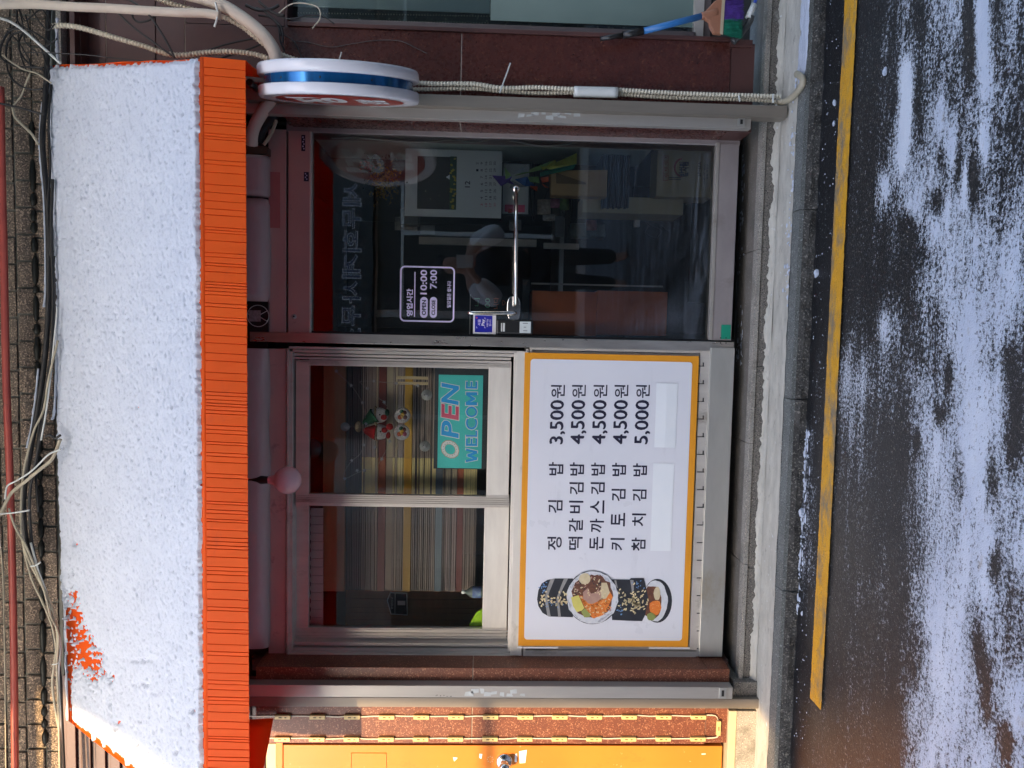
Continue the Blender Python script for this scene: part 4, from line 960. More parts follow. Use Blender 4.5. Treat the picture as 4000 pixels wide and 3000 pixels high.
def star_lights():
    t = thing('star_string_lights', W(1640, 1680, .03), 'thin wire string of small clear stars draped inside the window', 'string lights')
    wire = mat('silver_wire', (.42, .38, .34), None, 6, .35, .4); clear = mat('clear_star_plastic', (.42, .42, .41), (.3, .3, .3), 60, .2)
    y = .036
    P1 = [(1314, 1452), (1345, 1480), (1375, 1510), (1400, 1545), (1415, 1575), (1424, 1610), (1428, 1655), (1420, 1690), (1420, 1740), (1405, 1775), (1375, 1800), (1350, 1835), (1345, 1870), (1390, 1850), (1430, 1835), (1450, 1832)]
    P2 = [(1405, 1492), (1420, 1488), (1460, 1490), (1550, 1497), (1600, 1500), (1632, 1506)]; P3 = [(1405, 1492), (1432, 1518), (1465, 1545), (1500, 1572), (1530, 1615), (1536, 1650), (1530, 1690), (1520, 1725), (1505, 1765), (1490, 1790), (1480, 1812)]
    for P in (P1, P2, P3):
        m = MB(); m.tube(spline([W(u, v, y) for u, v in P], 5), .0009, 5); m.build('wire', wire, t)
    S = [(1314, 1450), (1372, 1506), (1416, 1573), (1430, 1655), (1421, 1738), (1374, 1799), (1347, 1870), (1423, 1838), (1461, 1488), (1548, 1497), (1632, 1506), (1435, 1518), (1501, 1571), (1522, 1724), (1491, 1793), (1464, 1747), (1395, 1838)]
    for i, (u, v) in enumerate(S):
        c = W(u, v, y-.002); P = []; rot = i*1.3
        for k in range(10): a = rot+math.pi*k/5; r = .010 if k % 2 == 0 else .005; P.append(c+Vector((r*math.cos(a), 0, r*math.sin(a))))
        m = MB(); m.prism(P, (0, .003, 0)); m.build('star', clear, t)
star_lights()
def window_badge():
    t = thing('wall_badge', W(1590, 2360, .3), 'dark pentagonal plaque numbered one on the wooden wall inside the window', 'plaque')
    y = .30; P = [(1511, 2345), (1523, 2314), (1590, 2316), (1592, 2404), (1526, 2400)]
    m = MB(); m.prism([W(u, v, y) for u, v in P], (0, .008, 0)); m.build('rim', m_pvc, t)
    c = (1556, 2358); m = MB(); m.use(mat('navy_plaque', (.012, .016, .028), None, 5, .4)).prism([W(c[0]+(u-c[0])*.92, c[1]+(v-c[1])*.92, y-.003) for u, v in P], (0, .002, 0)); m.build('plate', parent=t)
    m = MB(); m.use(m_pvc); m.ptext('1', 1553, 2347, 1583, 2364, y-.004, .03); m.pbox(1542, 2318, 1544, 2400, y-.0042, y-.004); m.ptext('영업신고', 1527, 2332, 1536, 2380, y-.004); m.build('lettering', parent=t)
window_badge()

# ------------------------------------------------------------------ behind the window
def slats():  # made-up slats in place of striped bands mirrored in the window glass
    t = MB(); rr = random.Random(2); y = .16
    cols = {'g': mat('grey_mirrored_stripe', (.37, .30, .25), (.28, .23, .195), 2, .5, stretch=(.4, 1, 1)), 'd': mat('dark_mirrored_stripe', (.08, .07, .065), None, 3, .5), 'y': mat('mustard_mirrored_stripe', (.62, .36, .025), None, 3, .5), 'r': mat('maroon_mirrored_stripe', (.22, .04, .03), None, 3, .5),
            'c': mat('cream_mirrored_stripe', (.52, .44, .30), None, 3, .5), 't': mat('slate_blue_mirrored_stripe', (.10, .14, .17), None, 3, .5), 'b': mat('taupe_mirrored_stripe', (.46, .37, .31), None, 3, .5), 'l': mat('lit_cream_mirrored_stripe', (.76, .66, .30), (.66, .56, .25), 6, .5), 'o': mat('lit_mustard_mirrored_stripe', (.70, .38, .02), None, 3, .5), 'e': mat('lit_maroon_mirrored_stripe', (.42, .10, .035), None, 3, .5)}
    cols2 = {'g': mat('umber_mirrored_stripe', (.17, .13, .105), (.11, .085, .07), 2, .5, stretch=(.4, 1, 1)), 'b': mat('mauve_mirrored_stripe', (.19, .14, .13), None, 3, .5), 'y': mat('ochre_mirrored_stripe', (.30, .17, .015), None, 3, .5), 'r': mat('oxblood_mirrored_stripe', (.13, .025, .02), None, 3, .5), 'c': mat('brown_mirrored_stripe', (.20, .15, .11), None, 3, .5), 't': cols['t'], 'd': cols['d']}
    u = 1352; seq = []
    spec = [('d', 60), ('g', 46), ('g', 20), ('r', 30), ('c', 26), ('g', 46), ('y', 30), ('g', 54), ('g', 40), ('t', 28), ('b', 56), ('r', 26), ('g', 52)]
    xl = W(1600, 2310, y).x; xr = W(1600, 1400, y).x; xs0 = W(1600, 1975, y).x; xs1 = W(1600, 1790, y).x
    for k, w in spec:
        e = u+w
        while u < e-1:
            h = min(rr.choice([3, 5, 7, 9]), e-u) if k in 'gbd' else e-u
            z1 = W(u, 1800, y).z; z0 = W(u+h-1.0, 1800, y).z; d = rr.uniform(0, .012)
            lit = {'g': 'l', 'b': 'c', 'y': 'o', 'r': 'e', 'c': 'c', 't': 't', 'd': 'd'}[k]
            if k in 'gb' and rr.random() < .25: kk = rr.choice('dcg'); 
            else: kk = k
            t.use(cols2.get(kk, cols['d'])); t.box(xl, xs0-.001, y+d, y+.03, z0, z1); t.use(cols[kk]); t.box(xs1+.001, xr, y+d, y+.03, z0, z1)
            t.use(cols[lit if kk == k else kk]); t.box(xs0, xs1, y+d, y+.03, z0, z1)  # brighter colours here paint in the sunlit part of the mirrored stripes
            u += h
    # plain brown band above the stripes
    t.use(m_wood); t.pbox(1262, 1400, 1348, 2310, y-.02, y+.03)
    t.build('mirrored_stripe_slats', None, None, label='thin coloured slats standing in for stripes mirrored in the serving window', cat='blind')  # no real blind: made-up slats for the mirrored stripes
slats()
def room():
    t = thing('shop_interior', (0, 1.6, 0), 'dim room behind the glass door and serving window', 'room')
    xl, xr = W(2000, 2640, .1).x-.25, W(2000, 512, .1).x
    zf, zc = .0, W(1080, 1500, 0).z+.25
    for nm, b, mt in (('back_wall', (xl-.2, xr+.2, 2.801, 2.9, zf-.1, zc+.1), m_dark), ('side_wall', (xl-.1, xl-.001, .12, 2.8, zf, zc), m_mid), ('side_wall', (xr+.001, xr+.101, .12, 2.8, zf, zc), m_mid),
                      ('floor', (xl-.1, xr+.1, .12, 2.8, -.05, -.002), mat('vinyl_floor', (.13, .135, .12), (.09, .095, .085), 3, .35, dirt=((.28, .29, .28), .56, 4, (1, 1, 1)))), ('ceiling', (xl-.1, xr+.1, .12, 2.8, zc, zc+.05), m_mid)):
        m = MB(); m.use(mt); m.box(*b); m.build(nm, parent=t)
    m = MB(); m.use(m_tealwall); x = W(2000, 541, .03).x
    m.box(x-.012, x, .035, .42, W(2560, 560, .03).z, W(1216, 560, .03).z); m.build('door_side_panel', parent=t)
    m = MB(); m.use(m_dark); m.box(W(2000, 1290, .5).x, W(2000, 1180, .5).x+.02, .5, .55, 0, 1.9); m.build('partition', parent=t)
    # wooden wall behind the left sash and pale scalloped trim at its top
    m = MB(); m.use(m_wood); xw0, xw1 = W(1600, 2600, .34).x, W(1600, 2295, .34).x
    z0, z1 = W(1890, 2380, .34).z-.3, W(1350, 2380, .34).z; zz = z0
    rr = random.Random(6); xx = xw0
    while xx < xw1: w = rr.uniform(.02, .05); m.box(xx, min(xx+w-.002, xw1), .34+rr.uniform(0, .006), .37, z0, z1); xx += w
    m.build('plank_wall', parent=t)
    m = MB(); m.use(m_pvc)
    for k in range(14):
        v = 1985+k*33; m.pbox(1214, v, 1262, v+31, .12, .125); c = W(1222, v+16, .1195); m.use(m_alu); m.lathe([(.0001, 0), (px(13, .12), 0)], c, (0, -1, 0), 12); m.use(m_pvc)
    m.build('scalloped_trim', m_pvc, t)
room()
def in_room():
    y = .17
    # wall calendar
    t = thing('wall_calendar', W(1962, 715, y), 'white December calendar with a starry night picture hanging inside the door', 'calendar')
    m = MB(); m.pbox(1582, 585, 1960, 848, y, y+.004); m.build('sheet', mat('calendar_paper', (.72, .75, .74), (.67, .70, .69), 4, .6), t)
    m = MB(); m.use(mat('night_print', (.030, .026, .018), (.018, .016, .012), 12, .5, speck=((.30, .28, .18), .70, 60))); m.pbox(1630, 611, 1757, 817, y-.0015, y)
    m.use(grn_p := mat('meadow_print', (.035, .09, .02), None, 8, .5)); m.pbox(1757, 611, 1783, 819, y-.0015, y); m.use(mat('flower_print', (.48, .40, .02), None, 30, .5)); rr = random.Random(3)
    for k in range(22):
        v = rr.uniform(618, 812); m.ell(W(1770+rr.uniform(-10, 10), v, y-.002), (1, 0, 0), (0, 0, 1), .005, .006, 8, .3, k)
    m.use(m_white); m.prism([W(1742, 692, y-.002), W(1757, 682, y-.002), W(1757, 702, y-.002)], (0, .0004, 0)); m.build('night_picture', parent=t)
    m = MB(); m.use(m_ink); m.ptext('12', 1816, 707, 1836, 732, y-.001, .01)
    d = 1; wk = [['', '', '', '', '', '1', '2'], ['3', '4', '5', '6', '7', '8', '9'], ['10', '11', '12', '13', '14', '15', '16'], ['17', '18', '19', '20', '21', '22', '23'], ['24/31', '25', '26', '27', '28', '29', '30']]
    for r_, row in enumerate(wk):
        for c_, s in enumerate(row):
            if s: m.use(m_rose if c_ == 0 else m_ink); w_ = 9 if len(s) == 1 else 14; vc = 800-c_*27; uu = 1860+r_*17; m.ptext(s, uu, vc-w_/2, uu+9, vc+w_/2, y-.001)
    m.build('date_print', parent=t)
    m = MB(); m.tube([W(1560, 712, y), W(1590, 712, y)], .001, 5); m.lathe([(.0001, .004), (.004, 0)], W(1590, 712, y), (0, -1, 0), 8); m.build('hanging_pin', m_black, t)
    # dried flowers
    t = thing('dried_flower_bunch', W(1560, 720, .3), 'bunch of dried yellow and red flowers above the calendar', 'flowers')
    rr = random.Random(8); m = MB(); cs = [mat('dried_yellow_petal', (.48, .31, .05), None, 30, .8), mat('dried_red_petal', (.36, .07, .07), None, 30, .8), mat('dried_leaf', (.03, .05, .02), None, 30, .8)]
    for k in range(420):
        a = rr.random(); c = (rr.gauss(1500, 30), rr.gauss(715, 35), 0) if a < .6 else ((rr.gauss(1440, 14), rr.gauss(645, 12), 1) if a < .75 else (rr.gauss(1470, 30), rr.gauss(670, 40), 2))
        p = W(min(max(c[0], 1405), 1562), c[1], .30+rr.uniform(-.03, .03)); m.use(cs[c[2]]); q = [p+Vector([rr.uniform(-.010, .010) for _ in range(3)]) for _ in range(4)]; m.poly(q)
    m.build('petals', parent=t)
    # white hanging wire
    m = MB(); m.tube(spline([W(u, v, .03) for u, v in ((1295, 541), (1400, 540), (1560, 552), (1650, 556), (1770, 547), (1850, 556), (1930, 545), (2000, 552), (2110, 570), (2200, 566), (2270, 556))], 6), .0028, 6)
    m.build('white_wire', m_pvc, None, label='wavy white wire running down inside the hinge side of the door', cat='cable')
    # bag, trays, cartons
    t = thing('paper_bag', W(2376, 715, .2), 'folded brown kraft paper bag standing on a shelf behind the door', 'bag')
    m = MB(); a = [W(2150, 665, .15), W(2374, 663, .15), W(2370, 770, .15), W(2152, 762, .15)]; b = [p+Vector((0, .07, 0)) for p in a]; m.hexa(a, b); m.build('bag_body', m_kraft, t, bevel=.004)
    m = MB(); m.prism([W(2172, 676, .147), W(2176, 676, .147), W(2290, 714, .147), W(2288, 720, .147), W(2172, 716, .147)], (0, .002, 0)); m.build('fold', mat('kraft_shadow_fold', (.28, .17, .075), None, 8, .8), t)
    t = thing('tray_stack', W(2465, 690, .3), 'stack of dark ribbed trays beside the paper bag', 'trays'); m = MB()
    for k in range(10): m.pbox(2352+k*11, 560 if k > 3 else 600-k*6, 2361+k*11, 815-(k % 2)*4, .20+(k % 3)*.003, .40)
    m.build('ribbed_tray', mat('dark_tray_plastic', (.040, .036, .032), (.028, .026, .024), 8, .5), t, bevel=.002)
    t = thing('drink_carton', W(2786, 670, .2), 'brown carton with a round noodle bowl logo on the lowest shelf', 'carton')
    m = MB(); m.pbox(2566, 572, 2786, 770, .16, .30); m.build('box', m_carton, t, bevel=.002)
    m = MB(); m.use(m_ink); yy = .158
    m.ptext('밥차림', 2652, 632, 2690, 690, yy, .05); m.ptext('2ℓ×6EA', 2725, 632, 2739, 690, yy, .01); m.ptext('상품 2ℓ 생수', 2748, 640, 2754, 720, yy); m.ptext('포장 재활용', 2760, 640, 2766, 700, yy)
    m.pbox(2612, 692, 2660, 695, yy-.0004, yy); m.pbox(2612, 699, 2660, 702, yy-.0004, yy); m.use(m_sign_red)
    O = [W(2664+32*math.cos(a), 655+38*math.sin(a), yy+.0005) for a in [math.pi*(.5+k/14) for k in range(15)]]; I = [W(2664+25*math.cos(a), 655+31*math.sin(a), yy+.0005) for a in [math.pi*(.5+k/14) for k in range(15)]]
    m.add(O+I, [(i, i+1, 15+i+1, 15+i) for i in range(14)])
    for k in range(4): m.frame(2590, 608+k*25, 2611, 630+k*25, 2, 2, 2, 2, yy-.0004, yy); m.pbox(2596, 614+k*25, 2605, 617+k*25, yy-.0006, yy)
    m.build('printed_mark', parent=t)
    m = MB(); m.pbox(2275, 770, 2670, 835, .22, .40); m.build('long_carton', m_carton, None, bevel=.003, label='long low tan carton lying across the shelf by the trays', cat='carton')
    # iridescent pinwheel garland
    t = thing('foil_pinwheel', W(2260, 690, .1), 'iridescent foil star pinwheel with green and violet vanes above the bag', 'pinwheel'); y2 = .11
    cc = {'v': (.16, .08, .42), 'g': (.30, .52, .16), 'y': (.62, .64, .10), 'o': (.95, .16, .05), 'b': (.05, .16, .45), 'w': (.52, .55, .54), 't': (.05, .36, .24)}
    mm = {k: mat('foil_'+k, c, tuple(x*.7 for x in c), 30, .18, .3) for k, c in cc.items()}
    for P, k in (([(1922, 685), (2000, 690), (1990, 710), (1957, 727)], 'v'), ([(1957, 727), (1990, 700), (2010, 722), (1975, 712)], 'v'), ([(1970, 650), (2000, 690), (1975, 700)], 'g'), ([(2005, 688), (2110, 645), (2165, 628), (2110, 665)], 'g'), ([(2000, 680), (2068, 640), (2068, 670)], 'w'),
                 ([(2110, 646), (2168, 624), (2180, 640), (2120, 665)], 'y'), ([(2120, 655), (2253, 598), (2253, 640), (2150, 662)], 'y'), ([(2110, 672), (2250, 640), (2240, 660), (2110, 690)], 't'), ([(2010, 700), (2060, 690), (2090, 725), (2050, 728)], 'b'), ([(2000, 705), (2060, 730), (1990, 735)], 'w'),
                 ([(2112, 695), (2143, 690), (2143, 710), (2118, 714)], 'o'), ([(2115, 716), (2146, 734), (2130, 732)], 'o'), ([(2070, 726), (2100, 728), (2098, 748), (2075, 735)], 'o'), ([(2060, 690), (2105, 690), (2108, 716), (2070, 710)], 'g')):
        m = MB(); m.prism([W(u, v, y2+.02*random.random()) for u, v in P], (0, .0012, 0)); m.build('vane', mm[k], t)
    # papers, receipts, frames pinned at the back
    t = thing('printed_poster', W(2070, 740, .2), 'small snack poster in a dark frame below the calendar', 'poster'); m = MB(); m.use(m_pvc); m.pbox(1965, 640, 2065, 835, .26, .264); m.use(m_rose); m.pbox(1972, 800, 2050, 828, .256, .2599); m.use(m_sign_red); m.pbox(1985, 815, 2000, 832, .254, .2559); m.build('print', parent=t)
    m = MB(); m.use(m_dark); m.frame(1958, 632, 2075, 842, 5, 5, 5, 5, .25, .262); m.build('frame', parent=t)
    m = MB(); m.use(mat('card_reader_grey', (.09, .10, .10), None, 8, .4)); m.pbox(1562, 815, 1637, 878, .24, .30); m.build('card_reader', None, None, bevel=.006, label='dark card reader hung beside the calendar', cat='card reader')
    m = MB(); m.pbox(1542, 848, 1630, 900, .30, .303); m.build('price_note', mat('aged_note', (.30, .29, .25), (.12, .12, .10), 60, .8), None, label='speckled paper note under the card reader', cat='note')
    m = MB(); m.pbox(1642, 880, 1698, 914, .30, .303); m.build('paper_note', mat('grey_note', (.14, .145, .14), None, 8, .8), None, label='small grey paper note pinned right of the speckled note', cat='note')
    m = MB(); m.pbox(1636, 930, 2096, 958, .45, .47); m.pbox(2124, 950, 2262, 972, .45, .47); m.build('shelf_edge', mat('pale_shelf_edge', (.38, .35, .30), None, 8, .5), None, label='pale upright shelf edge in the middle of the doorway', cat='shelf')
    m = MB(); m.pbox(2040, 1092, 2068, 1300, .30, .34); m.build('grey_post', m_mid, None, label='short grey shelf end above the orange cabinet', cat='shelf')
    t = thing('orange_cabinet', W(2608, 1215, .3), 'tall orange brown cabinet inside the left half of the doorway', 'cabinet')
    m = MB(); m.pbox(2077, 1138, 2330, 1310, .12, .5); m.build('cabinet_door', m_cabinet, t, bevel=.001); m = MB(); m.pbox(2331, 1138, 2605, 1310, .122, .5); m.build('cabinet_door', m_cabinet, t, bevel=.001)
    m = MB(); m.use(m_rail); m.pbox(2075, 1110, 2590, 1116, .12, .13); m.build('rail', parent=t)
    t = thing('counter', (0.35, 1.0, 0), 'dark counter with steel edge further inside the shop', 'counter'); m = MB(); m.use(m_dark); m.box(.15, .86, .9, 1.4, 0, .72); m.build('counter_base', parent=t); m = MB(); m.use(m_steel_panel); m.box(.13, .87, .88, 1.41, .72, .745); m.build('counter_top', parent=t)
    m = MB(); m.pbox(2225, 872, 2368, 925, .5, .6); m.build('wrapped_parcel', mat('grey_wrapping', (.11, .13, .12), (.06, .08, .07), 20, .4, bump=.5, bs=30), None, bevel=.01, label='crumpled grey plastic parcel on the dark shelf', cat='parcel')
    m = MB(); m.pbox(2168, 845, 2204, 925, .3, .303); m.build('receipt', mat('receipt_paper', (.13, .13, .13), None, 8, .7), None, label='narrow receipt hanging under the small poster', cat='receipt')
    sh = thing('wire_shelf', W(2240, 760, .42), 'black wire shelf holding packets behind the paper bag', 'shelf'); m = MB(); m.use(m_black)
    for u in (1955, 2085, 2235, 2478): m.pbox(u, 560, u+5, 862, .42, .44)
    m.build('shelf_board', parent=sh); m = MB(); m.use(m_black)
    for u0 in (1962, 2092, 2242):
        m.tube([W(u0, 600, .41), W(u0+115, 850, .41)], .0015, 5); m.tube([W(u0+115, 600, .41), W(u0, 850, .41)], .0015, 5)
    m.build('cross_wire', parent=sh)
    rr = random.Random(31)
    for k, (u0, v0, u1, v1, c, l) in enumerate(((2100, 780, 2150, 838, (.60, .52, .42), 'cream snack packet on the wire shelf'), (2150, 778, 2185, 812, (.55, .22, .30), 'pink snack packet on the wire shelf'), (2120, 840, 2170, 862, (.55, .56, .55), 'white packet at the end of the wire shelf'), (2188, 778, 2222, 820, (.20, .36, .10), 'small green packet on the wire shelf'), (2430, 800, 2462, 845, (.50, .50, .50), 'white tub on the lowest wire shelf'), (1990, 860, 2035, 900, (.25, .26, .25), 'grey card standing right of the poster'), (2290, 860, 2330, 900, (.30, .10, .08), 'dull red packet on the dark shelf'))):
        n = 8; m = MB(); P = [W(u0, v1, .40), W(u0, v0, .40), W(u1, v0, .40), W(u1, v1, .40)]; vs = []
        for j in range(n+1):
            for i in range(n+1): p = P[0].lerp(P[1], i/n).lerp(P[3].lerp(P[2], i/n), j/n); vs.append(p+Vector((0, -.012*math.sin(math.pi*i/n)*math.sin(math.pi*j/n)+.003*noise.noise(p*90), 0)))
        m.add(vs, [(j*(n+1)+i, j*(n+1)+i+1, (j+1)*(n+1)+i+1, (j+1)*(n+1)+i) for j in range(n) for i in range(n)], True)
        o = m.build('packet', mat('packet_%d' % k, c, tuple(x*.45 for x in c), 70, .3), None, label=l, cat='packet'); sd = o.modifiers.new('thick', 'SOLIDIFY'); sd.thickness = .004
    m = MB(); m.tube(spline([W(u, v, .42) for u, v in ((2500, 840), (2540, 880), (2580, 900), (2560, 930), (2520, 905), (2560, 870), (2610, 905))], 6), .003, 6); m.build('power_cord', m_black, None, label='black power cord hanging by the long tan carton', cat='cord')
    m = MB(); m.pbox(2478, 855, 2500, 885, .38, .41); m.build('socket_box', m_pvc, None, bevel=.002, label='small white socket box above the power cord', cat='socket')
    # small things behind the serving window
    t = thing('soap_bottle', W(1888, 2310, .1), 'clear bottle with blue label on the sill inside the left sash', 'bottle'); c = W(1888, 2313, .10)
    m = MB(); m.lathe([(.0001, 0), (.024, .001), (.026, .01), (.026, .055), (.012, .075), (.008, .078), (.008, .09)], c, (0, 0, 1), 20); m.build('bottle_body', mat('cloudy_plastic', (.20, .24, .22), None, 9, .15), t)
    m = MB(); m.lathe([(.0268, .012), (.0268, .050)], c, (0, 0, 1), 20); m.build('label_wrap', mat('blue_white_label', (.30, .42, .50), (.05, .08, .35), 40, .4), t)
    m = MB(); m.lathe([(.009, .088), (.010, .10), (.0001, .101)], c, (0, 0, 1), 14); m.build('cap', m_pvc, t)
    m = MB(); m.hexa([W(1888, 2375, .09), W(1888, 2448, .09), W(1830, 2444, .09), W(1862, 2390, .09)], [W(1888, 2375, .13), W(1888, 2448, .13), W(1830, 2444, .13), W(1862, 2390, .13)])
    m.build('green_cloth', mat('neon_green_cloth', (.50, .85, .03), (.33, .65, .02), 20, .8, bump=.3, bs=20), None, bevel=.006, label='neon green cloth in the lower corner of the left sash', cat='cloth')
    m = MB(); m.lathe([(.0001, .012), (.030, .010), (.045, 0)], W(1218, 1752, .035), (0, -1, 0), 30); m.build('round_vent', m_black, None, label='black round disc stuck at the top edge of the right sash', cat='disc')
    m = MB(); m.pbox(1548, 1470, 1672, 1482, .07, .075); m.pbox(1548, 1492, 1672, 1503, .07, .075); m.build('wooden_chopsticks', m_carton, None, label='two pale wooden strips propped behind the right sash', cat='strips')
in_room()

# ------------------------------------------------------------------ rolled sheets over the door and window
def rolls():
    for i, (v0, v1, u0, u1, lab) in enumerate(((606, 766, 958, 1047, 'short rolled vinyl sheet under the awning nearest the round sign'), (776, 1176, 958, 1047, 'medium rolled vinyl sheet under the awning over the door'), (1362, 2532, 958, 1046, 'longest rolled vinyl sheet hanging over the serving window'))):
        m = MB(); y = -.06; xl, xr, zb, zt = rect(u0, v0, u1, v1, y); zt += .05; n = int((xr-xl)/.012); k_ = 18; vs = []
        for a in range(n+1):
            x = xl+(xr-xl)*a/n; e = min(a, n-a)/max(n*.06, 1); s = min(1, .55+.45*min(1, e)); zc = (zb+zt)/2; rz = (zt-zb)/2; sag = .006*noise.noise(Vector((x*4, i, 0)))
            for j in range(k_):
                t = 2*math.pi*j/k_; w = 1+.06*noise.noise(Vector((x*6, math.sin(t)*2, math.cos(t)*2+i*5)))
                vs.append((x, y+.02-.055*math.copysign(abs(math.cos(t))**.7, math.cos(t))*w*s, zc+sag+rz*math.copysign(abs(math.sin(t))**.7, math.sin(t))*w*(.85+.15*s)))
        m.add(vs, [(a*k_+j, a*k_+(j+1) % k_, (a+1)*k_+(j+1) % k_, (a+1)*k_+j) for a in range(n) for j in range(k_)], True)
        m.add([vs[j] for j in range(k_)], [list(range(k_))[::-1]]); m.add([vs[n*k_+j] for j in range(k_)], [list(range(k_))])
        m.build('rolled_sheet', m_tarp, None, label=lab, cat='rolled sheet', group='rolled vinyl sheets under the awning')
    t = thing('round_fan_emblem', W(1052, 1232, -.05), 'round black vent with three silver spokes next to the steel post', 'vent'); y = -.05
    m = MB(); m.use(m_black); m.pbox(960, 1180, 1048, 1296, y+.006, y+.02); m.build('back_plate', parent=t)
    m = MB(); c = W(1008, 1234, y); m.tube([c+Vector((px(41, y)*math.cos(a), 0, px(41, y)*math.sin(a))) for a in [2*math.pi*k/36 for k in range(37)]], .0016, 6)
    for a in (-30, 30, 170): m.tube([c, c+Vector((px(40, y)*math.sin(R(a)), -.001, -px(40, y)*math.cos(R(a))))], .0014, 5)
    m.build('ring', m_pvc, t)
    m = MB(); m.pbox(972, 1212, 1018, 1256, y-.006, y-.004); m.build('paper_label', mat('faded_label', (.36, .30, .30), (.18, .14, .14), 90, .7), t)
    m = MB(); m.pbox(962, 570, 1044, 601, -.07, -.01); m.build('wooden_block', mat('brown_block', (.10, .055, .035), None, 9, .7), None, bevel=.003, label='brown block between the drain pipe end and the shortest rolled sheet', cat='block')
rolls()
def bulb():
    y = -.33; t = thing('light_bulb', W(1178, 1880, y), 'unlit milky globe bulb hanging from a black socket under the awning', 'light bulb')
    c = W(1123, 1876, y); r = px(54, y)
    m = MB(); m.lathe([(.0001, -r)]+[(r*math.sin(math.pi*k/16), -r*math.cos(math.pi*k/16)) for k in range(1, 13)]+[(r*.36, r*.98), (r*.30, r*1.35)], c, (0, 0, 1), 28)
    m.build('globe', mat('milky_bulb_glass', (.74, .47, .50), (.68, .43, .47), 3, .12), t)
    m = MB(); m.lathe([(.014, r*1.33), (.015, r*1.55), (.017, r*1.9), (.009, r*2.2), (.004, r*2.6), (.003, r*3.6)], c, (0, 0, 1), 20); m.build('socket', m_black, t)
bulb()

# ------------------------------------------------------------------ round projecting sign
def round_sign():
    yc = -.46; c = W(1329, 333, yc); sz = (yc-CAM[1])/F_PX
    t = thing('projecting_sign', c-Vector((0, 0, .31)), 'round double sided sign with white rims, blue band and red face beside the door', 'sign')
    d = Vector((-.232, -.973, 0)).normalized(); n = Vector((d.y, -d.x, 0)).normalized()       # n looks to the left
    if n.x > 0: n = -n
    Rr = 296*sz; hw = .05
    for s in (1, -1):
        m = MB(); m.lathe([(.0001, .052*s), (Rr*.955, .052*s), (Rr*.985, .054*s), (Rr, .046*s), (Rr, .021*s), (Rr*.985, .017*s), (Rr*.9, .016*s)], c, n, 72); m.build('white_rim', m_sign_white, t)
    m = MB(); m.lathe([(Rr*.925, -.018), (Rr*.925, .018)], c, n, 72); m.build('blue_band', m_sign_blue, t)
    for s in (1, -1):
        f = MB(); f.use(m_sign_red); e = d if s > 0 else -d
        cc = c+n*(.0532*s); up = Vector((0, 0, 1)); P = [cc+up*(Rr*.80*math.cos(a))+d*(Rr*.80*math.sin(a)) for a in [2*math.pi*k/64 for k in range(64)]]
        f.poly(P if s < 0 else P[::-1]); o = f.build('red_face', parent=t)
        L = MB(); L.use(m_white); ex = d*(-1 if s > 0 else 1)*-1 if False else (d if s > 0 else -d)
        ex = -ex if (ex.cross(Vector((0, 0, 1))).dot(n*s) < 0) else ex
        for string, w, h, zc in (('정', .26, .20, .075), ('김밥', .20, .11, -.115)):
            vs, fs = glyphs(string, .05); q = cc+n*(.0012*s)
            L.add([q+ex*((a-.5)*w)+up*(zc+(b-.5)*h) for a, b in vs], fs)
        L.build('lettering', parent=o)
    m = MB(); m.use(m_black)
    for k in (-.6, .05, .62): m.lathe([(.0001, .003), (.004, 0)], c+d*(Rr*.925*math.cos(k))+Vector((0, 0, Rr*.925*math.sin(k))), d, 8)
    m.tube([c-d*Rr*.9+Vector((0, 0, .1)), c-d*(Rr+.12)+Vector((0, 0, .1))], .012, 8); m.tube([c-d*Rr*.9-Vector((0, 0, .1)), c-d*(Rr+.12)-Vector((0, 0, .1))], .012, 8)
    m.build('bracket', parent=t)
round_sign()

# ------------------------------------------------------------------ orange side door and LED string
def side_door():
    y = -.135
    m = MB(); m.use(m_beige); m.pbox(1030, 2905, 1078, 3400, -.12, .1); m.use(m_beige); m.pbox(2832, 2898, 2842, 3400, -.15, .1)
    m.use(m_door_orange); m.pbox(1078, 2898, 1104, 3400, -.14, .1); m.use(m_black); m.pbox(1104, 2898, 2832, 3400, -.10, .1)
    m.use(m_door_orange); m.pbox(1107, 2912, 2812, 3390, y, -.105)
    for a, b in (((1368, 2942), (1508, 3300)),): m.frame(a[0], a[1], b[0], b[1], 3, 3, 3, 3, y-.003, y)
    o = m.build('side_door', parent=BLD, bevel=.002, label='amber painted steel side door in the sun')
    k = MB(); c = W(1970, 2974, y); k.use(m_chrome)
    k.lathe([(.036, 0), (.036, .004), (.030, .008), (.020, .010), (.012, .016), (.011, .032), (.018, .040), (.026, .050), (.027, .060), (.020, .069), (.0001, .071)], c, (0, -1, 0), 30); k.build('door_knob', parent=o)
    for P in ([(2027, 2935), (2058, 2929), (2052, 2980), (2030, 2982)], [(2012, 2945), (2020, 2943), (2018, 2978), (2010, 2975)], [(1873, 2944), (1884, 2946), (1880, 2965), (1872, 2960)], [(1770, 2958), (1788, 2960), (1774, 2975)], [(2740, 2944), (2756, 2943), (2757, 2947), (2741, 2948)]):
        MB().use(m_white).poly([W(u, v, y-.0012) for u, v in P]).build('torn_sticker', parent=o)
    s = MB(); s.use(m_beige)
    for a in range(8): s.lathe([(.0001, 0), (.0025, 0)], W(1915+11*math.cos(a*.785), 2966+11*math.sin(a*.785), y-.0012), (0, -1, 0), 6)
    s.build('ring_mark', parent=o)
side_door()
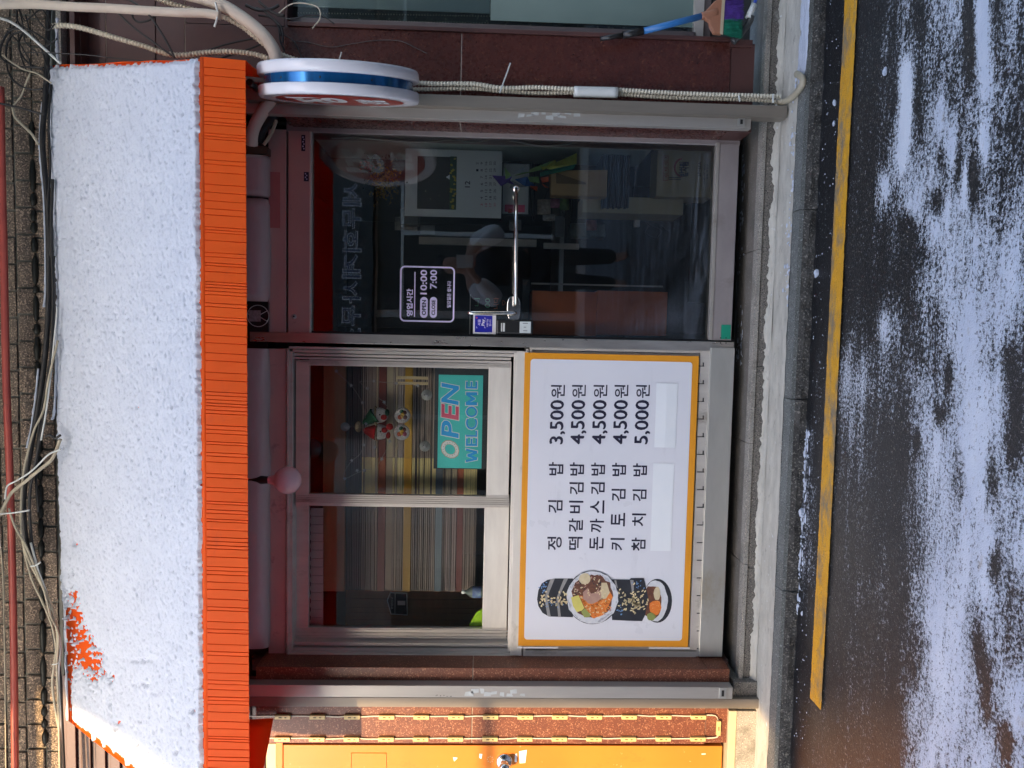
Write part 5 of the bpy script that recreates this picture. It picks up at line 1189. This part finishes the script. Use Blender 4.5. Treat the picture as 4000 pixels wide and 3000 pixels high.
def led_string():
    y = YG; t = thing('led_string', W(2790, 2850, y), 'chain of small amber light modules looped down the sunlit granite pier', 'string lights')
    amber = mat('amber_led_module', (.60, .47, .20), (.54, .42, .17), 30, .4); blk = mat('module_contact', (.10, .06, .03), None, 20, .6)
    wire = MB(); wire.use(m_corr); zz = YG-.004
    A = [(u, 2800-(u-1050)*.0018) for u in range(1080, 2746, 135)]; B_ = [(u, 2886-(u-1050)*.001) for u in range(1050, 2746, 135)]
    pa = [(u+random.uniform(-3, 3), v+random.uniform(-2, 2)) for u, v in [(a, 2800-(a-1050)*.0018) for a in range(960, 2740, 45)]]+[(2765, 2794), (2795, 2797), (2806, 2815), (2806, 2850), (2806, 2874), (2795, 2882), (2765, 2884)]+[(a, 2886+random.uniform(-2, 2)) for a in range(2735, 960, -45)]
    for off in (0, .003): wire.tube(spline([W(u, v, zz)+Vector((off, -off*.3, off*.5)) for u, v in pa], 2), .0016, 5)
    wire.build('wire', parent=t)
    proto = None
    spots = [(1105+k*135.2, 2800, 0) for k in range(13)]+[(1103+k*135.2, 2886, 0) for k in range(13)]+[(2806, 2843, 1)]
    for u, v, rot in spots:
        c = W(u, v, zz-.003); m = MB(); a, b = (.033, .0085) if not rot else (.0085, .032)
        m.use(amber); m.box(c.x-b, c.x+b, zz-.010, zz+.003, c.z-a, c.z+a)
        m.use(blk); m.box(c.x-b*.3, c.x+b*.3, zz-.0112, zz-.0101, c.z-a*.5, c.z-a*.25); m.box(c.x-b*.3, c.x+b*.3, zz-.0112, zz-.0101, c.z+a*.1, c.z+a*.5)
        m.build('led_module', parent=t, bevel=.0015)
led_string()

# ------------------------------------------------------------------ cables, pipes
def cable(name, P, r, y, mt, label, cat='cable', group=None, rib=False, n=8, step=None):
    ys = y if isinstance(y, (list, tuple)) else [y]*len(P)
    pts = spline([W(u, v, q) for (u, v), q in zip(P, ys)], 10)
    m = MB(); rad_ = px(r, ys[0])*(.82 if r < 9 else 1)
    if rib: pts = resample(pts, .0066); m.tube(pts, rad_, 12, rib=.36, smooth=False)
    else: m.tube(pts, rad_, n)
    return m.build(name, mt, None, label=label, cat=cat, group=group)
GA = 'cables strung above the awning'
cable('red_gas_pipe', [(2, 340), (8, 700), (15, 1000), (25, 1500), (40, 1900), (50, 2300), (56, 2700), (60, 3100)], 13, -.22, m_redpipe, 'red painted gas pipe along the tiled wall', 'pipe')
cable('black_cable', [(200, -20), (190, 60), (186, 200), (176, 400), (166, 560), (186, 800), (192, 1100), (180, 1350), (155, 1550), (112, 1800), (92, 1950), (100, 2100), (122, 2200)], 10, -.19, m_rubber, 'thickest black cable running along the top edge of the awning', group=GA)
cable('black_cable', [(206, 700), (200, 900), (208, 1150), (198, 1400), (175, 1600), (140, 1800), (115, 1950), (130, 2150), (190, 2350)], 7, -.21, m_rubber, 'second black cable just below the thickest one above the awning', group=GA)
cable('black_cable', [(200, 330), (190, 480), (197, 640), (188, 800), (196, 1000)], 5, -.2, m_rubber, 'thin black cable hugging the right top corner of the awning', group=GA)
cable('cream_cable', [(226, 1330), (190, 1480), (170, 1600), (130, 1690), (95, 1830), (82, 1960), (86, 2100), (120, 2250), (165, 2350), (205, 2450), (222, 2550)], 5, -.23, m_cream, 'cream cable crossing over the black ones left of the middle', group=GA)
cable('cream_cable', [(84, 2090), (110, 2180), (150, 2260), (190, 2340), (212, 2420), (225, 2490), (212, 2600), (205, 2680), (222, 2800), (238, 2900), (246, 3100)], 6, -.24, m_cream, 'cream cable bowing out towards the awning at the left end', group=GA)
cable('cream_cable', [(34, 1985), (60, 2060), (100, 2130), (130, 2200), (170, 2300), (196, 2400), (228, 2480), (222, 2600), (228, 2750), (236, 3100)], 5, -.25, m_cream, 'cream cable coming from behind the red pipe', group=GA)
cable('grey_cable', [(120, 2120), (150, 2230), (186, 2330), (216, 2440), (236, 2520), (228, 2640), (232, 2760), (250, 3100)], 5, -.22, m_pvc, 'grey cable in the bundle at the left end of the awning', group=GA)
cable('black_cable', [(118, 2100), (140, 2210), (180, 2320), (200, 2420), (215, 2520), (235, 2640), (240, 2760), (255, 3100)], 7, -.20, m_rubber, 'black cable under the cream bundle at the left end', group=GA)
cable('white_cable', [(-10, 2030), (8, 2200), (15, 2400), (20, 2700), (24, 3100)], 3, -.26, m_cream, 'thin pale cable beside the red pipe', group=GA)
cable('cream_cable', [(236, 1715), (205, 1790), (160, 1830), (100, 1880), (50, 1920), (24, 1960), (0, 2015)], 8, -.26, m_cream, 'flat cream bundle slanting up across the red pipe', group=GA)
cable('grey_cable', [(236, 1756), (190, 1775), (150, 1815), (110, 1850), (60, 1880), (28, 1900), (20, 1950)], 4, -.27, m_pvc, 'grey cable looping over the cream bundle at the red pipe', group=GA)
cable('cable_tie', [(-5, 2008), (60, 2002), (115, 1993)], 4, -.28, m_pvc, 'long white cable tie lying across the red pipe', 'cable tie')
cable('cable_tie', [(120, 2212), (140, 2208), (158, 2196)], 4, -.27, m_pvc, 'white cable tie around the cream bundle, upper one', 'cable tie')
cable('cable_tie', [(203, 2596), (220, 2594), (232, 2586)], 3, -.27, m_pvc, 'white cable tie around the bundle at the left awning end', 'cable tie')
cable('black_cable', [(75, 112), (40, 120), (12, 160), (0, 210), (20, 240), (60, 258), (110, 262), (170, 264)], 4.5, -.25, m_rubber, 'outermost black loop in the top right corner', group='black loops by the corner')
cable('black_cable', [(92, 120), (50, 135), (28, 170), (24, 220), (36, 290), (80, 335), (130, 350), (165, 346)], 4.5, -.24, m_rubber, 'middle and longest black loop in the top right corner', group='black loops by the corner')
cable('black_cable', [(90, 128), (74, 160), (78, 200), (110, 245), (170, 275)], 4.5, -.23, m_rubber, 'innermost small black loop in the top right corner', group='black loops by the corner')
cable('grey_cable', [(-10, 68), (40, 85), (90, 118), (150, 170), (200, 215), (236, 248)], 6, -.27, m_pvc, 'grey cable slanting down to the right top corner of the awning', group=GA)
cable('black_cable', [(66, 40), (68, 80), (90, 105), (140, 130), (200, 170)], 4, -.22, m_rubber, 'short black cable dropping from the wrapped bundle', group=GA)
cable('black_cable', [(160, 180), (175, 230), (192, 290), (190, 310), (170, 330)], 4, -.24, m_rubber, 'short black cable next to the corner of the awning', group=GA)
cable('black_cable', [(-10, 402), (50, 415), (110, 430), (172, 448)], 5, -.26, m_rubber, 'black cable passing straight across the tiles at the corner', group=GA)
cable('cream_cable', [(48, 415), (58, 455), (90, 490), (125, 525), (150, 565)], 6, -.24, m_cream, 'stout cream cable bending down over the tiles', group=GA)
cable('cream_cable', [(118, 286), (100, 330), (82, 375), (52, 412)], 3.5, -.24, m_cream, 'thin cream cable between the black loops and the stout cream one', group=GA)
cable('cream_cable', [(10, 215), (40, 240), (90, 270), (140, 285), (165, 300), (200, 325)], 3.5, -.26, m_cream, 'thin cream cable running behind the black loops', group=GA)
cable('black_cable', [(450, 40), (520, 105), (600, 165), (640, 195), (680, 222)], 4.5, -.28, m_rubber, 'black cable slanting to the awning edge, left of a pair', group='black pair over the brown panels')
cable('black_cable', [(500, -5), (570, 45), (625, 120), (660, 180), (682, 226)], 5, -.30, m_rubber, 'black cable slanting to the awning edge, right of a pair', group='black pair over the brown panels')
cable('black_cable', [(620, 45), (575, 40), (525, 48), (520, 70), (545, 86), (590, 75), (625, 40)], 4.5, -.26, m_rubber, 'small black loop hanging over the brown panels')
cable('black_cable', [(90, 205), (200, 207), (330, 214), (440, 226), (560, 238)], 2.5, -.3, m_rubber, 'hair thin black wire along the awning side')
cable('black_cable', [(760, 215), (860, 180), (950, 158), (1020, 148)], 4, -.2, m_rubber, 'upper of two black cables rising to the wrapped pipe')
cable('black_cable', [(860, 228), (960, 196), (1030, 168)], 4, -.2, m_rubber, 'lower of two black cables rising to the wrapped pipe')
cable('wrapped_cable_bundle', [(-60, 20), (120, 16), (280, 26), (420, 32), (540, 40), (640, 46), (720, 50), (800, 52), (860, 62)], 17, -.30, m_wrap, 'cable bundle wrapped in beige tape at the right top', 'cable bundle')
cable('wrapped_pipe', [(560, -60), (700, -30), (800, -5), (880, 28), (950, 72), (1010, 120), (1050, 165), (1075, 215), (1085, 290)], 24, -.27, m_wrap, 'thick beige wrapped pipe curving down behind the round sign', 'pipe')
cable('wrapped_pipe', [(1070, 370), (1030, 430), (1000, 480), (985, 525), (984, 566)], 24, [-.20, -.18, -.16, -.14, -.12], m_wrap, 'thick pinkish pipe end reappearing left of the round sign', 'pipe')
cable('white_pipe_end', [(1080, 470), (1065, 510), (1045, 545), (1030, 566)], 8, -.08, m_cream, 'thin cream pipe beside the thick pipe end', 'pipe')
cable('black_bag_tangle', [(1080, 440), (1050, 480), (1020, 520), (1015, 560)], 17, -.06, m_rubber, 'black taped cable bunch between the two pipe ends', 'cable')
cable('corrugated_conduit', [(205, 102), (260, 100), (330, 112), (450, 148), (560, 180), (650, 210), (720, 216), (800, 206), (900, 202), (990, 212), (1060, 232)], 11, -.24, m_corr, 'corrugated cream conduit crossing the brown panels above the awning', 'conduit', 'corrugated conduits', True)
cable('corrugated_conduit', [(560, -30), (660, 12), (760, 40), (860, 62), (940, 100), (1010, 155), (1080, 205), (1170, 240)], 11, -.235, m_corr, 'corrugated tan conduit following the thick wrapped pipe', 'conduit', 'corrugated conduits', True)
cable('corrugated_conduit', [(1560, 320), (1700, 327), (1850, 328), (1960, 344), (2100, 342), (2250, 349), (2420, 352), (2600, 362), (2800, 370), (2950, 374), (3050, 378)], 9.5, -.19, m_corr, 'outer corrugated conduit down the right granite pier', 'conduit', 'corrugated conduits', True)
cable('corrugated_conduit', [(1560, 350), (1700, 348), (1850, 346), (1960, 356), (2100, 364), (2250, 362), (2420, 368), (2600, 380), (2800, 386), (2950, 390), (3050, 400)], 9, -.175, m_corr, 'inner corrugated conduit beside the tan shutter post', 'conduit', 'corrugated conduits', True)
cable('conduit_sleeve', [(2242, 358), (2412, 362)], 20, -.20, m_pvc, 'smooth grey sleeve joining the two conduits', 'sleeve', n=18)
def drain():
    pts = [W(3040, 400, -.185), G(3066, 396, ZP+.022), G(3096, 378, ZP+.017), G(3122, 350, ZP+.017), G(3136, 322, ZP+.017), G(3132, 302, ZP+.018), G(3112, 288, ZP+.024)]
    m = MB(); m.tube(spline(pts, 8), .0125, 16); m.use(m_black); e = pts[-1]; t_ = (pts[-1]-pts[-2]).normalized(); m.lathe([(.0001, .0008), (.0095, .0008)], e, t_, 16); m.mats = [m_cream, m_black]
    n_ = len(m.f); m.mi = [0]*(n_-16)+[1]*16
    m.build('drain_hose', None, None, label='cream drain hose elbow resting on the pavement', cat='hose')
drain()
cable('cable_tie', [(1994, 246), (1975, 300), (1952, 362)], 3.5, -.22, m_pvc, 'white cable tie with a long tail on the conduits', 'cable tie')
cable('cable_tie', [(1334, 204), (1326, 232)], 3.5, -.22, m_pvc, 'white cable tie sticking out above the round sign', 'cable tie')
cable('cable_tie', [(2886, 372), (2890, 398)], 4, -.205, m_pvc, 'white cable tie near the lower end of the conduits', 'cable tie')
cable('cable_tie', [(3020, 368), (3020, 402)], 4.5, -.21, m_pvc, 'lowest white cable tie on the conduits', 'cable tie')
cable('cable_tie', [(842, 10), (850, 60), (838, 105)], 5, -.31, m_pvc, 'white cable tie around the wrapped pipe', 'cable tie')
for i, (P, r, l) in enumerate(((((1010, 5), (1040, 30), (1070, 50), (1110, 62)), 6, 'upper black cable in the tangle at the side window'), (((1000, 30), (1040, 50), (1080, 90), (1100, 140)), 5, 'middle black cable in the tangle at the side window'), (((1010, 60), (1060, 70), (1100, 110), (1105, 170)), 5, 'lower black cable in the tangle at the side window'),
                              (((1080, 60), (1140, 75), (1200, 60), (1260, 65), (1305, 92)), 3, 'black cable end trailing over the side window'), (((1085, 55), (1130, 20), (1180, 12), (1240, 28), (1250, 70), (1220, 112)), 3, 'white cable loop in front of the side window'), (((1100, 130), (1150, 165), (1180, 226)), 3, 'thin black wire hanging down above the round sign'),
                              (((1090, 120), (1095, 160), (1110, 200), (1100, 230)), 4, 'black wire behind the wrapped pipe'), (((960, 20), (1010, 40), (1060, 35), (1090, 20)), 7, 'stout black cable at the top right edge'))):
    cable('black_cable' if 'white' not in l else 'white_cable', P, r, -.20, m_rubber if 'white' not in l else m_corr, l, group='cable tangle by the side window')
rr = random.Random(77)
TW = ['closest to the tiles', 'crossing the cornice', 'curling past the gas pipe', 'looped under the wrapped bundle', 'hanging in front of the cornice end', 'running to the awning corner', 'bent over the snow ridge', 'hooked behind the loops']
for i in range(8):
    u0, v0 = rr.uniform(20, 120), rr.uniform(20, 140); P = [(u0, v0)]
    for k in range(4): P.append((P[-1][0]+rr.uniform(5, 45), P[-1][1]+rr.uniform(-30, 70)))
    cable('black_cable', P, 3.2, -.21-.01*i, m_rubber, 'short thin black wire at the tile corner, ' + TW[i], group='thin wires at the tile corner')
cable('black_cable', [(212, 1000), (218, 1150), (210, 1300), (190, 1450), (165, 1580), (150, 1700), (140, 1850), (150, 2000)], 6, -.185, m_rubber, 'black cable closest to the awning in its right half', group=GA)
cable('grey_cable', [(224, 1200), (212, 1330), (196, 1480), (178, 1620), (160, 1720)], 4, -.225, m_pvc, 'grey cable beside the awning edge right of the crossing bundle', group=GA)
cable('black_cable', [(236, 1700), (215, 1712), (196, 1700), (178, 1704)], 6, -.24, m_rubber, 'short taped black cable joint at the awning edge', group=GA)
cable('thin_wire', [(1130, 160), (1200, 165), (1290, 184), (1370, 172), (1470, 158), (1560, 160), (1620, 185), (1670, 210)], 1.8, YG-.006, mat('grey_wire', (.10, .10, .10), None, 5, .5), 'thin grey wire stuck across the right granite pier')
def cable_snow():
    m = MB()
    for P, r in (([(166, 400), (156, 560), (172, 800), (178, 1100), (172, 1200)], 6), ([(150, 1440), (140, 1540), (124, 1660), (104, 1750)], 6), ([(224, 70), (222, 150), (226, 240)], 8), ([(222, 1400), (212, 1600), (203, 1640)], 7)):
        pts = spline([W(u, v, -.19) for u, v in P], 12); m.tube(pts, [px(r, -.19)*(.55+.9*abs(noise.noise(Vector((k*.35, r, P[0][0]))))) for k in range(len(pts))], 8)
    o = m.build('cable_snow', m_snow); tag(o, 'ridge of snow lying on the cables and cornice', 'snow', None, 'stuff')
cable_snow()

# ------------------------------------------------------------------ broom and dustpan
def broom():
    y = -.21; t = thing('broom', W(2905, 90, y), 'broom with blue handle and green and violet bristles leaning upside against the window', 'broom')
    def h(a, b, r, mt, nm):
        m = MB(); m.tube([W(*a, y), W(*b, y)], px(r, y), 14); m.build(nm, mt, t)
    h((2345, 152), (2438, 136), 9, m_black, 'grip'); h((2432, 137), (2512, 122), 14, m_black, 'handle_sleeve')
    h((2508, 123), (2745, 62), 12, mat('blue_painted_tube', (.035, .19, .48), (.03, .16, .42), 12, .35), 'handle')
    br = mat('brown_broom_plastic', (.36, .16, .09), (.30, .13, .075), 12, .45)
    m = MB(); m.tube([W(2738, 64, y), W(2800, 50, y)], [px(14, y), px(17, y)], 12); m.prism([W(u, v, y-.012) for u, v in ((2755, 72), (2758, 40), (2790, 5), (2830, -20), (2838, -20), (2822, 132), (2790, 128), (2775, 100), (2770, 80))], (0, .024, 0)); o = m.build('broom_head', br, t, bevel=.004)
    m = MB(); m.hexa([W(2822, -30, y-.018), W(2834, -30, y-.018), W(2824, 136, y-.018), (W(2812, 132, y-.018))], [W(2822, -30, y+.018), W(2834, -30, y+.018), W(2824, 136, y+.018), W(2812, 132, y+.018)]); m.build('bristle_bar', m_beige, t)
    for nm, v0, v1, c, cnt in (('violet_bristles', -60, 76, (.10, .045, .30), 900), ('green_bristles', 76, 134, (.008, .17, .10), 460)):
        m = MB(); rr = random.Random(v1)
        for k in range(cnt):
            v = rr.uniform(v0, v1); d = rr.uniform(-.016, .016); a = W(2826, v, y+d); L_ = rr.uniform(52, 82) if v0 < 0 else rr.uniform(56, 76); b = W(2826+L_, v+rr.uniform(-9, 9)+(v-60)*.12, y+d*1.6); s = Vector((.0011, 0, 0)); mid = a.lerp(b, .5)+Vector((rr.uniform(-.003, .003), rr.uniform(-.004, .004), 0))
            m.add([a-s, a+s, mid+s, mid-s], [(0, 1, 2, 3)]); m.add([mid-s, mid+s, b+s*.5, b-s*.5], [(0, 1, 2, 3)])
        m.build(nm, mat(nm+'_plastic', c, tuple(x*.6 for x in c), 60, .4), t)
    t = thing('dustpan', W(2960, 60, -.2), 'dark dustpan with white capped handle lying behind the broom', 'dustpan')
    m = MB(); m.tube(spline([W(2862, 165, -.17), W(2895, 130, -.18), W(2925, 90, -.19), (W(2935, 60, -.2))], 5), px(13, -.2), 12); m.build('dustpan_handle', mat('dark_grey_plastic', (.05, .055, .055), None, 10, .4), t)
    m = MB(); m.tube([W(2922, 70, -.2), W(2946, 18, -.2)], px(12, -.2), 14); m.build('handle_cap', m_pvc, t)
    m = MB(); m.tube([W(2946, 18, -.2), W(2958, -20, -.2)], px(6, -.2), 10); m.build('hook', mat('blue_hook_plastic', (.02, .08, .5), None, 10, .4), t)
broom()

# ------------------------------------------------------------------ snow along the kerb and doorstep
def ground_snow():
    m = MB(); rr = random.Random(12)
    def lump(c, rx, ry, h, seed):
        n = 12; vs = [Vector(c)+Vector((0, 0, h))]; f = []
        for q, k in ((.55, .8), (1.0, 0)):
            for j in range(n):
                a = 2*math.pi*j/n; w = 1+.35*noise.noise(Vector((math.cos(a)*1.5+seed, math.sin(a)*1.5, q))); vs.append(Vector(c)+Vector((rx*q*w*math.cos(a), ry*q*w*math.sin(a), h*k)))
        f += [(0, 1+j, 1+(j+1) % n) for j in range(n)]+[(1+j, 1+n+j, 1+n+(j+1) % n, 1+(j+1) % n) for j in range(n)]
        m.add(vs, f, True)
    for k in range(160):       # strip along the door threshold
        v = rr.choice([rr.uniform(560, 900), rr.uniform(1290, 1420), rr.uniform(540, 1400)]); u = 2893+(v-560)*-.012+rr.choice([0, 14])+rr.uniform(-4, 6)
        lump(G(u, v, -.011), rr.uniform(.006, .02), rr.uniform(.003, .007), rr.uniform(.002, .006), k)
    for k in range(170):       # blue-white snow on the kerb top at the right and specks
        v = rr.uniform(-200, 265); lump(Vector((G(3165, v, ZP).x, YK+.03+rr.uniform(-.022, .035), ZP+.004)), rr.uniform(.02, .05), rr.uniform(.010, .02), rr.uniform(.003, .006), k)
    for k in range(60):
        v = rr.uniform(270, 1200); lump(Vector((G(3140, v, ZP).x, YK+.06+abs(rr.gauss(0, .03)), ZP+.007)), *(lambda s: (s*1.5, s))(rr.choice([.002, .003, .004, .007])), .004, k)
    for k in range(90):       # gutter line at the left
        v = rr.uniform(1680, 2420); lump(Vector((G(3140, v, ZR).x, YK-.014+rr.gauss(-.008, .014), ZR+.002)), rr.choice([.004, .006, .010, .018]), rr.choice([.002, .003, .005, .007]), rr.uniform(.002, .006), k)
    for k in range(110):       # crumbs on the dark asphalt
        v = rr.uniform(0, 3000); y = rr.uniform(-.50, YK-.03); lump(Vector((G(3180, v, ZR).x, y, ZR+.003)), rr.uniform(.0015, .004), rr.uniform(.001, .003), .002, k)
    o = m.build('scattered_snow', m_snow); tag(o, 'loose snow crumbs along the threshold, kerb and gutter', 'snow', None, 'stuff')
    for u, v, s, l in ((3196, 1068, .017, 'largest white ice chunk beside the yellow line'), (3265, 402, .012, 'white ice chunk right of the yellow line, nearest the drain hose'), (3137, 2002, .018, 'angular ice chunk lying in the gutter'), (3463, 280, .014, 'lone ice chunk outside the yellow line'), (3262, 482, .010, 'smaller ice chunk just below the one near the drain hose'), (3165, 1280, .008, 'tiny ice chunk against the rough kerb face')):
        b = bmesh.new(); bmesh.ops.create_icosphere(b, subdivisions=2, radius=s)
        for vv in b.verts: vv.co *= 1+.35*noise.noise(vv.co*70+Vector((u, v, 0))); vv.co.y *= .6; vv.co.z *= .55
        me = bpy.data.meshes.new('ice_chunk'); b.to_mesh(me); b.free(); o = bpy.data.objects.new('ice_chunk', me); COL.objects.link(o); me.materials.append(m_snow); p = G(u, v, ZR); o.location = (p.x, p.y, ZR+s*.4); tag(o, l, 'ice chunk', 'ice chunks on the road')
ground_snow()

# ------------------------------------------------------------------ opposite side of the lane: shades the shop and shows in the glass
m_shade = mat('dark_shop_glass', (.022, .026, .028), (.03, .035, .036), 2, .4)
def opposite():
    XE = W(2900, 2745, YG).x; yb = -6.4; dx = (yb-YG)*SD.x/SD.y
    xl = XE+dx; t = thing('opposite_building', (xl+4, yb-3, ZR), 'grey office building across the lane mirrored in the door glass', 'building')
    wallm = mat('grey_render', (.62, .61, .58), (.54, .53, .51), 2, .8); m = MB(); m.box(xl, xl+16, yb-8, yb, ZR, 6.9); m.build('wall', wallm, t)
    b2 = thing('low_building', (xl-6, yb-3, ZR), 'low brown brick building left of the grey one across the lane', 'building')
    m = MB(); m.box(xl-14, xl-.002, yb-8, yb, ZR, 3.47); m.build('wall', mat('brown_render', (.42, .38, .34), (.36, .32, .28), 2, .8), b2)
    for k in range(5): m = MB(); m.box(xl-2.6-k*2.6, xl-.6-k*2.6, yb-.001, yb+.04, .5, 2.4); m.build('window', m_dark, b2)
    for k in range(5):
        x0 = xl+.5+k*2.4; m = MB(); m.box(x0, x0+2.3, yb-.001, yb+.04, .0, 2.60); o = m.build('window', m_shade, t); f = MB(); f.use(m_pvc); f.box(x0+.97, x0+1.03, yb+.041, yb+.06, .3, 2.3); f.box(x0, x0+2, yb+.041, yb+.062, 2.26, 2.3); f.build('window_frame', parent=o)
        m = MB(); m.box(x0, x0+2.0, yb-.001, yb+.04, 3.9, 5.6); m.build('window', m_dark, t)
    m = MB(); m.box(xl+1.2, xl+9, yb+.001, yb+.22, 2.64, 3.20); s = m.build('sign_band', mat('dark_sign_band', (.035, .045, .05), None, 3, .4), t)
    L = MB(); L.use(m_white)
    # lettering faces the shop, so it reads mirrored in the glass
    word = '승세무회계사무소'; x = 2.23
    I = MB(); I.use(mat('blue_letter', (.08, .11, .20), None, 4, .4))
    for ch in word:
        for mb, bold, off in ((L, .03, .0), (I, .0, .004)):
            vs, fs = glyphs(ch, bold); w, h = .26, .22; pad = .012 if mb is L else 0
            mb.add([(x-(a*(w+2*pad))+pad, yb+.222+off, 2.80-pad+b*(h+2*pad)) for a, b in vs], [f[::1] for f in fs])
        x -= .31
    L.build('letter_outline', parent=s); I.build('lettering', parent=s)
opposite()
def overhead():
    # power line bundle across the lane whose soft shadow falls on the side door
    y = -5.2; k = (y-YG)/SD.y; tgt = W(1905, 2850, YG); p = tgt+SD*k
    m = MB(); m.tube(spline([(p.x-6, y, p.z+.25), (p.x-3, y, p.z+.05), (p.x, y, p.z), (p.x+3, y, p.z+.05), (p.x+6, y, p.z+.25)], 6), .028, 10)
    m.build('overhead_cable', m_rubber, None, label='thick overhead cable bundle crossing above the lane', cat='cable')
overhead()

# ------------------------------------------------------------------ the person mirrored in the door glass
def person():
    import itertools
    def mirror(u, v, y):                       # a point in front of the glass that shows at this place in the glass
        r = _ray(u, v); q = CAM + r*((-y-CAM[1])/r[1]); return Vector((q[0], y, q[2]))
    y = -3.45
    base = mirror(1740, 1030, y)
    zs = base.z-.16                             # shoulder height
    x0 = base.x-.02
    def J(dx, dy, z): return Vector((x0+dx, y+dy, z))
    zg = ZR
    pelv, waist, chest, neck, head = J(0, .0, zg+.92), J(0, -.01, zg+1.10), J(0, 0, zg+1.33), J(0, .0, zg+1.50), J(0, .03, zg+1.60)
    V = [pelv, waist, chest, neck, head, J(0, .03, zg+1.72)]; rad_ = [.15, .14, .16, .055, .085, .07]; E_ = [(0, 1), (1, 2), (2, 3), (3, 4), (4, 5)]
    for s in (-1, 1):
        b = len(V); V += [J(s*.19, 0, zg+1.43), J(s*.30, .10, zg+1.22), J(s*.13, .30, zg+1.40), J(s*.06, .34, zg+1.46)]; rad_ += [.06, .045, .032, .028]; E_ += [(2, b), (b, b+1), (b+1, b+2), (b+2, b+3)]
        b = len(V); V += [J(s*.10, 0, zg+.86), J(s*.11, .03, zg+.48), J(s*.12, -.01, zg+.10), J(s*.13, .12, zg+.04)]; rad_ += [.085, .06, .042, .035]; E_ += [(0, b), (b, b+1), (b+1, b+2), (b+2, b+3)]
        for q in range(5):
            hb = b-1; c = len(V); V += [J(s*(.055-.01*q), .36, zg+1.475-.018*q), J(s*(.03-.006*q), .375, zg+1.48-.018*q)]; rad_ += [.009, .008]; E_ += [(hb, c), (c, c+1)]
    def skin(name, V, E_, rr_, mt, par, lvl=2):
        me = bpy.data.meshes.new(name); me.from_pydata([tuple(p) for p in V], E_, []); o = bpy.data.objects.new(name, me); COL.objects.link(o)
        me.materials.append(mt)
        md = o.modifiers.new('skin', 'SKIN')
        for i, r in enumerate(rr_): me.skin_vertices[0].data[i].radius = (r, r)
        me.skin_vertices[0].data[0].use_root = True; md.use_smooth_shade = True
        sb = o.modifiers.new('sub', 'SUBSURF'); sb.levels = lvl; sb.render_levels = lvl
        if par:
            o.parent = par; o.matrix_parent_inverse = Matrix.Translation(ROOTPOS[par.name]).inverted(); ROOTPOS[o.name] = ROOTPOS[par.name]
        return o
    t = thing('person', (x0, y, ZR), 'person in a dark vest and puffy white sleeves raising a phone, mirrored in the door', 'person')
    for i in range(len(V)): pass
    try:
        mesh_ok = True
        me = bpy.data.meshes.new('x'); bpy.data.meshes.remove(me)
        skin('body', V, E_, rad_, mat('skin', (.42, .24, .17), None, 20, .5), t)
        for s in (-1, 1):
            skin('white_sleeve', [J(s*.17, 0, zg+1.44), J(s*.25, .04, zg+1.34), J(s*.31, .10, zg+1.20), J(s*.24, .20, zg+1.28), J(s*.15, .28, zg+1.37)], [(0, 1), (1, 2), (2, 3), (3, 4)], [.085, .10, .095, .085, .055], mat('white_padded_cloth', (.74, .74, .74), (.68, .68, .68), 8, .8, bump=.5, bs=25), t)
        skin('dark_vest', [J(0, 0, zg+.86), J(0, 0, zg+1.10), J(0, 0, zg+1.32), J(0, 0, zg+1.44)], [(0, 1), (1, 2), (2, 3)], [.19, .19, .20, .10], mat('black_padded_cloth', (.02, .02, .022), None, 8, .7), t)
        skin('trousers', [J(0, 0, zg+.92)]+[J(s*a, b, zg+c) for s in (-1, 1) for a, b, c in ((.10, 0, .84), (.115, .03, .48), (.125, -.01, .11))], [(0, 1), (1, 2), (2, 3), (0, 4), (4, 5), (5, 6)], [.15, .11, .085, .07, .11, .085, .07], mat('dark_trouser_cloth', (.018, .02, .026), None, 8, .8), t)
        skin('hair', [J(0, -.02, zg+1.60), J(0, -.01, zg+1.72), J(0, .03, zg+1.765)], [(0, 1), (1, 2)], [.085, .10, .07], mat('black_hair', (.01, .009, .008), None, 40, .5), t)
    except Exception as ex:
        print('person parts failed', ex)
    m = MB(); m.box(x0-.055, x0+.055, y+.375, y+.384, zg+1.42, zg+1.56); m.build('phone', m_pvc, None, bevel=.004, label='grey phone held up by the person mirrored in the door', cat='phone')
person()
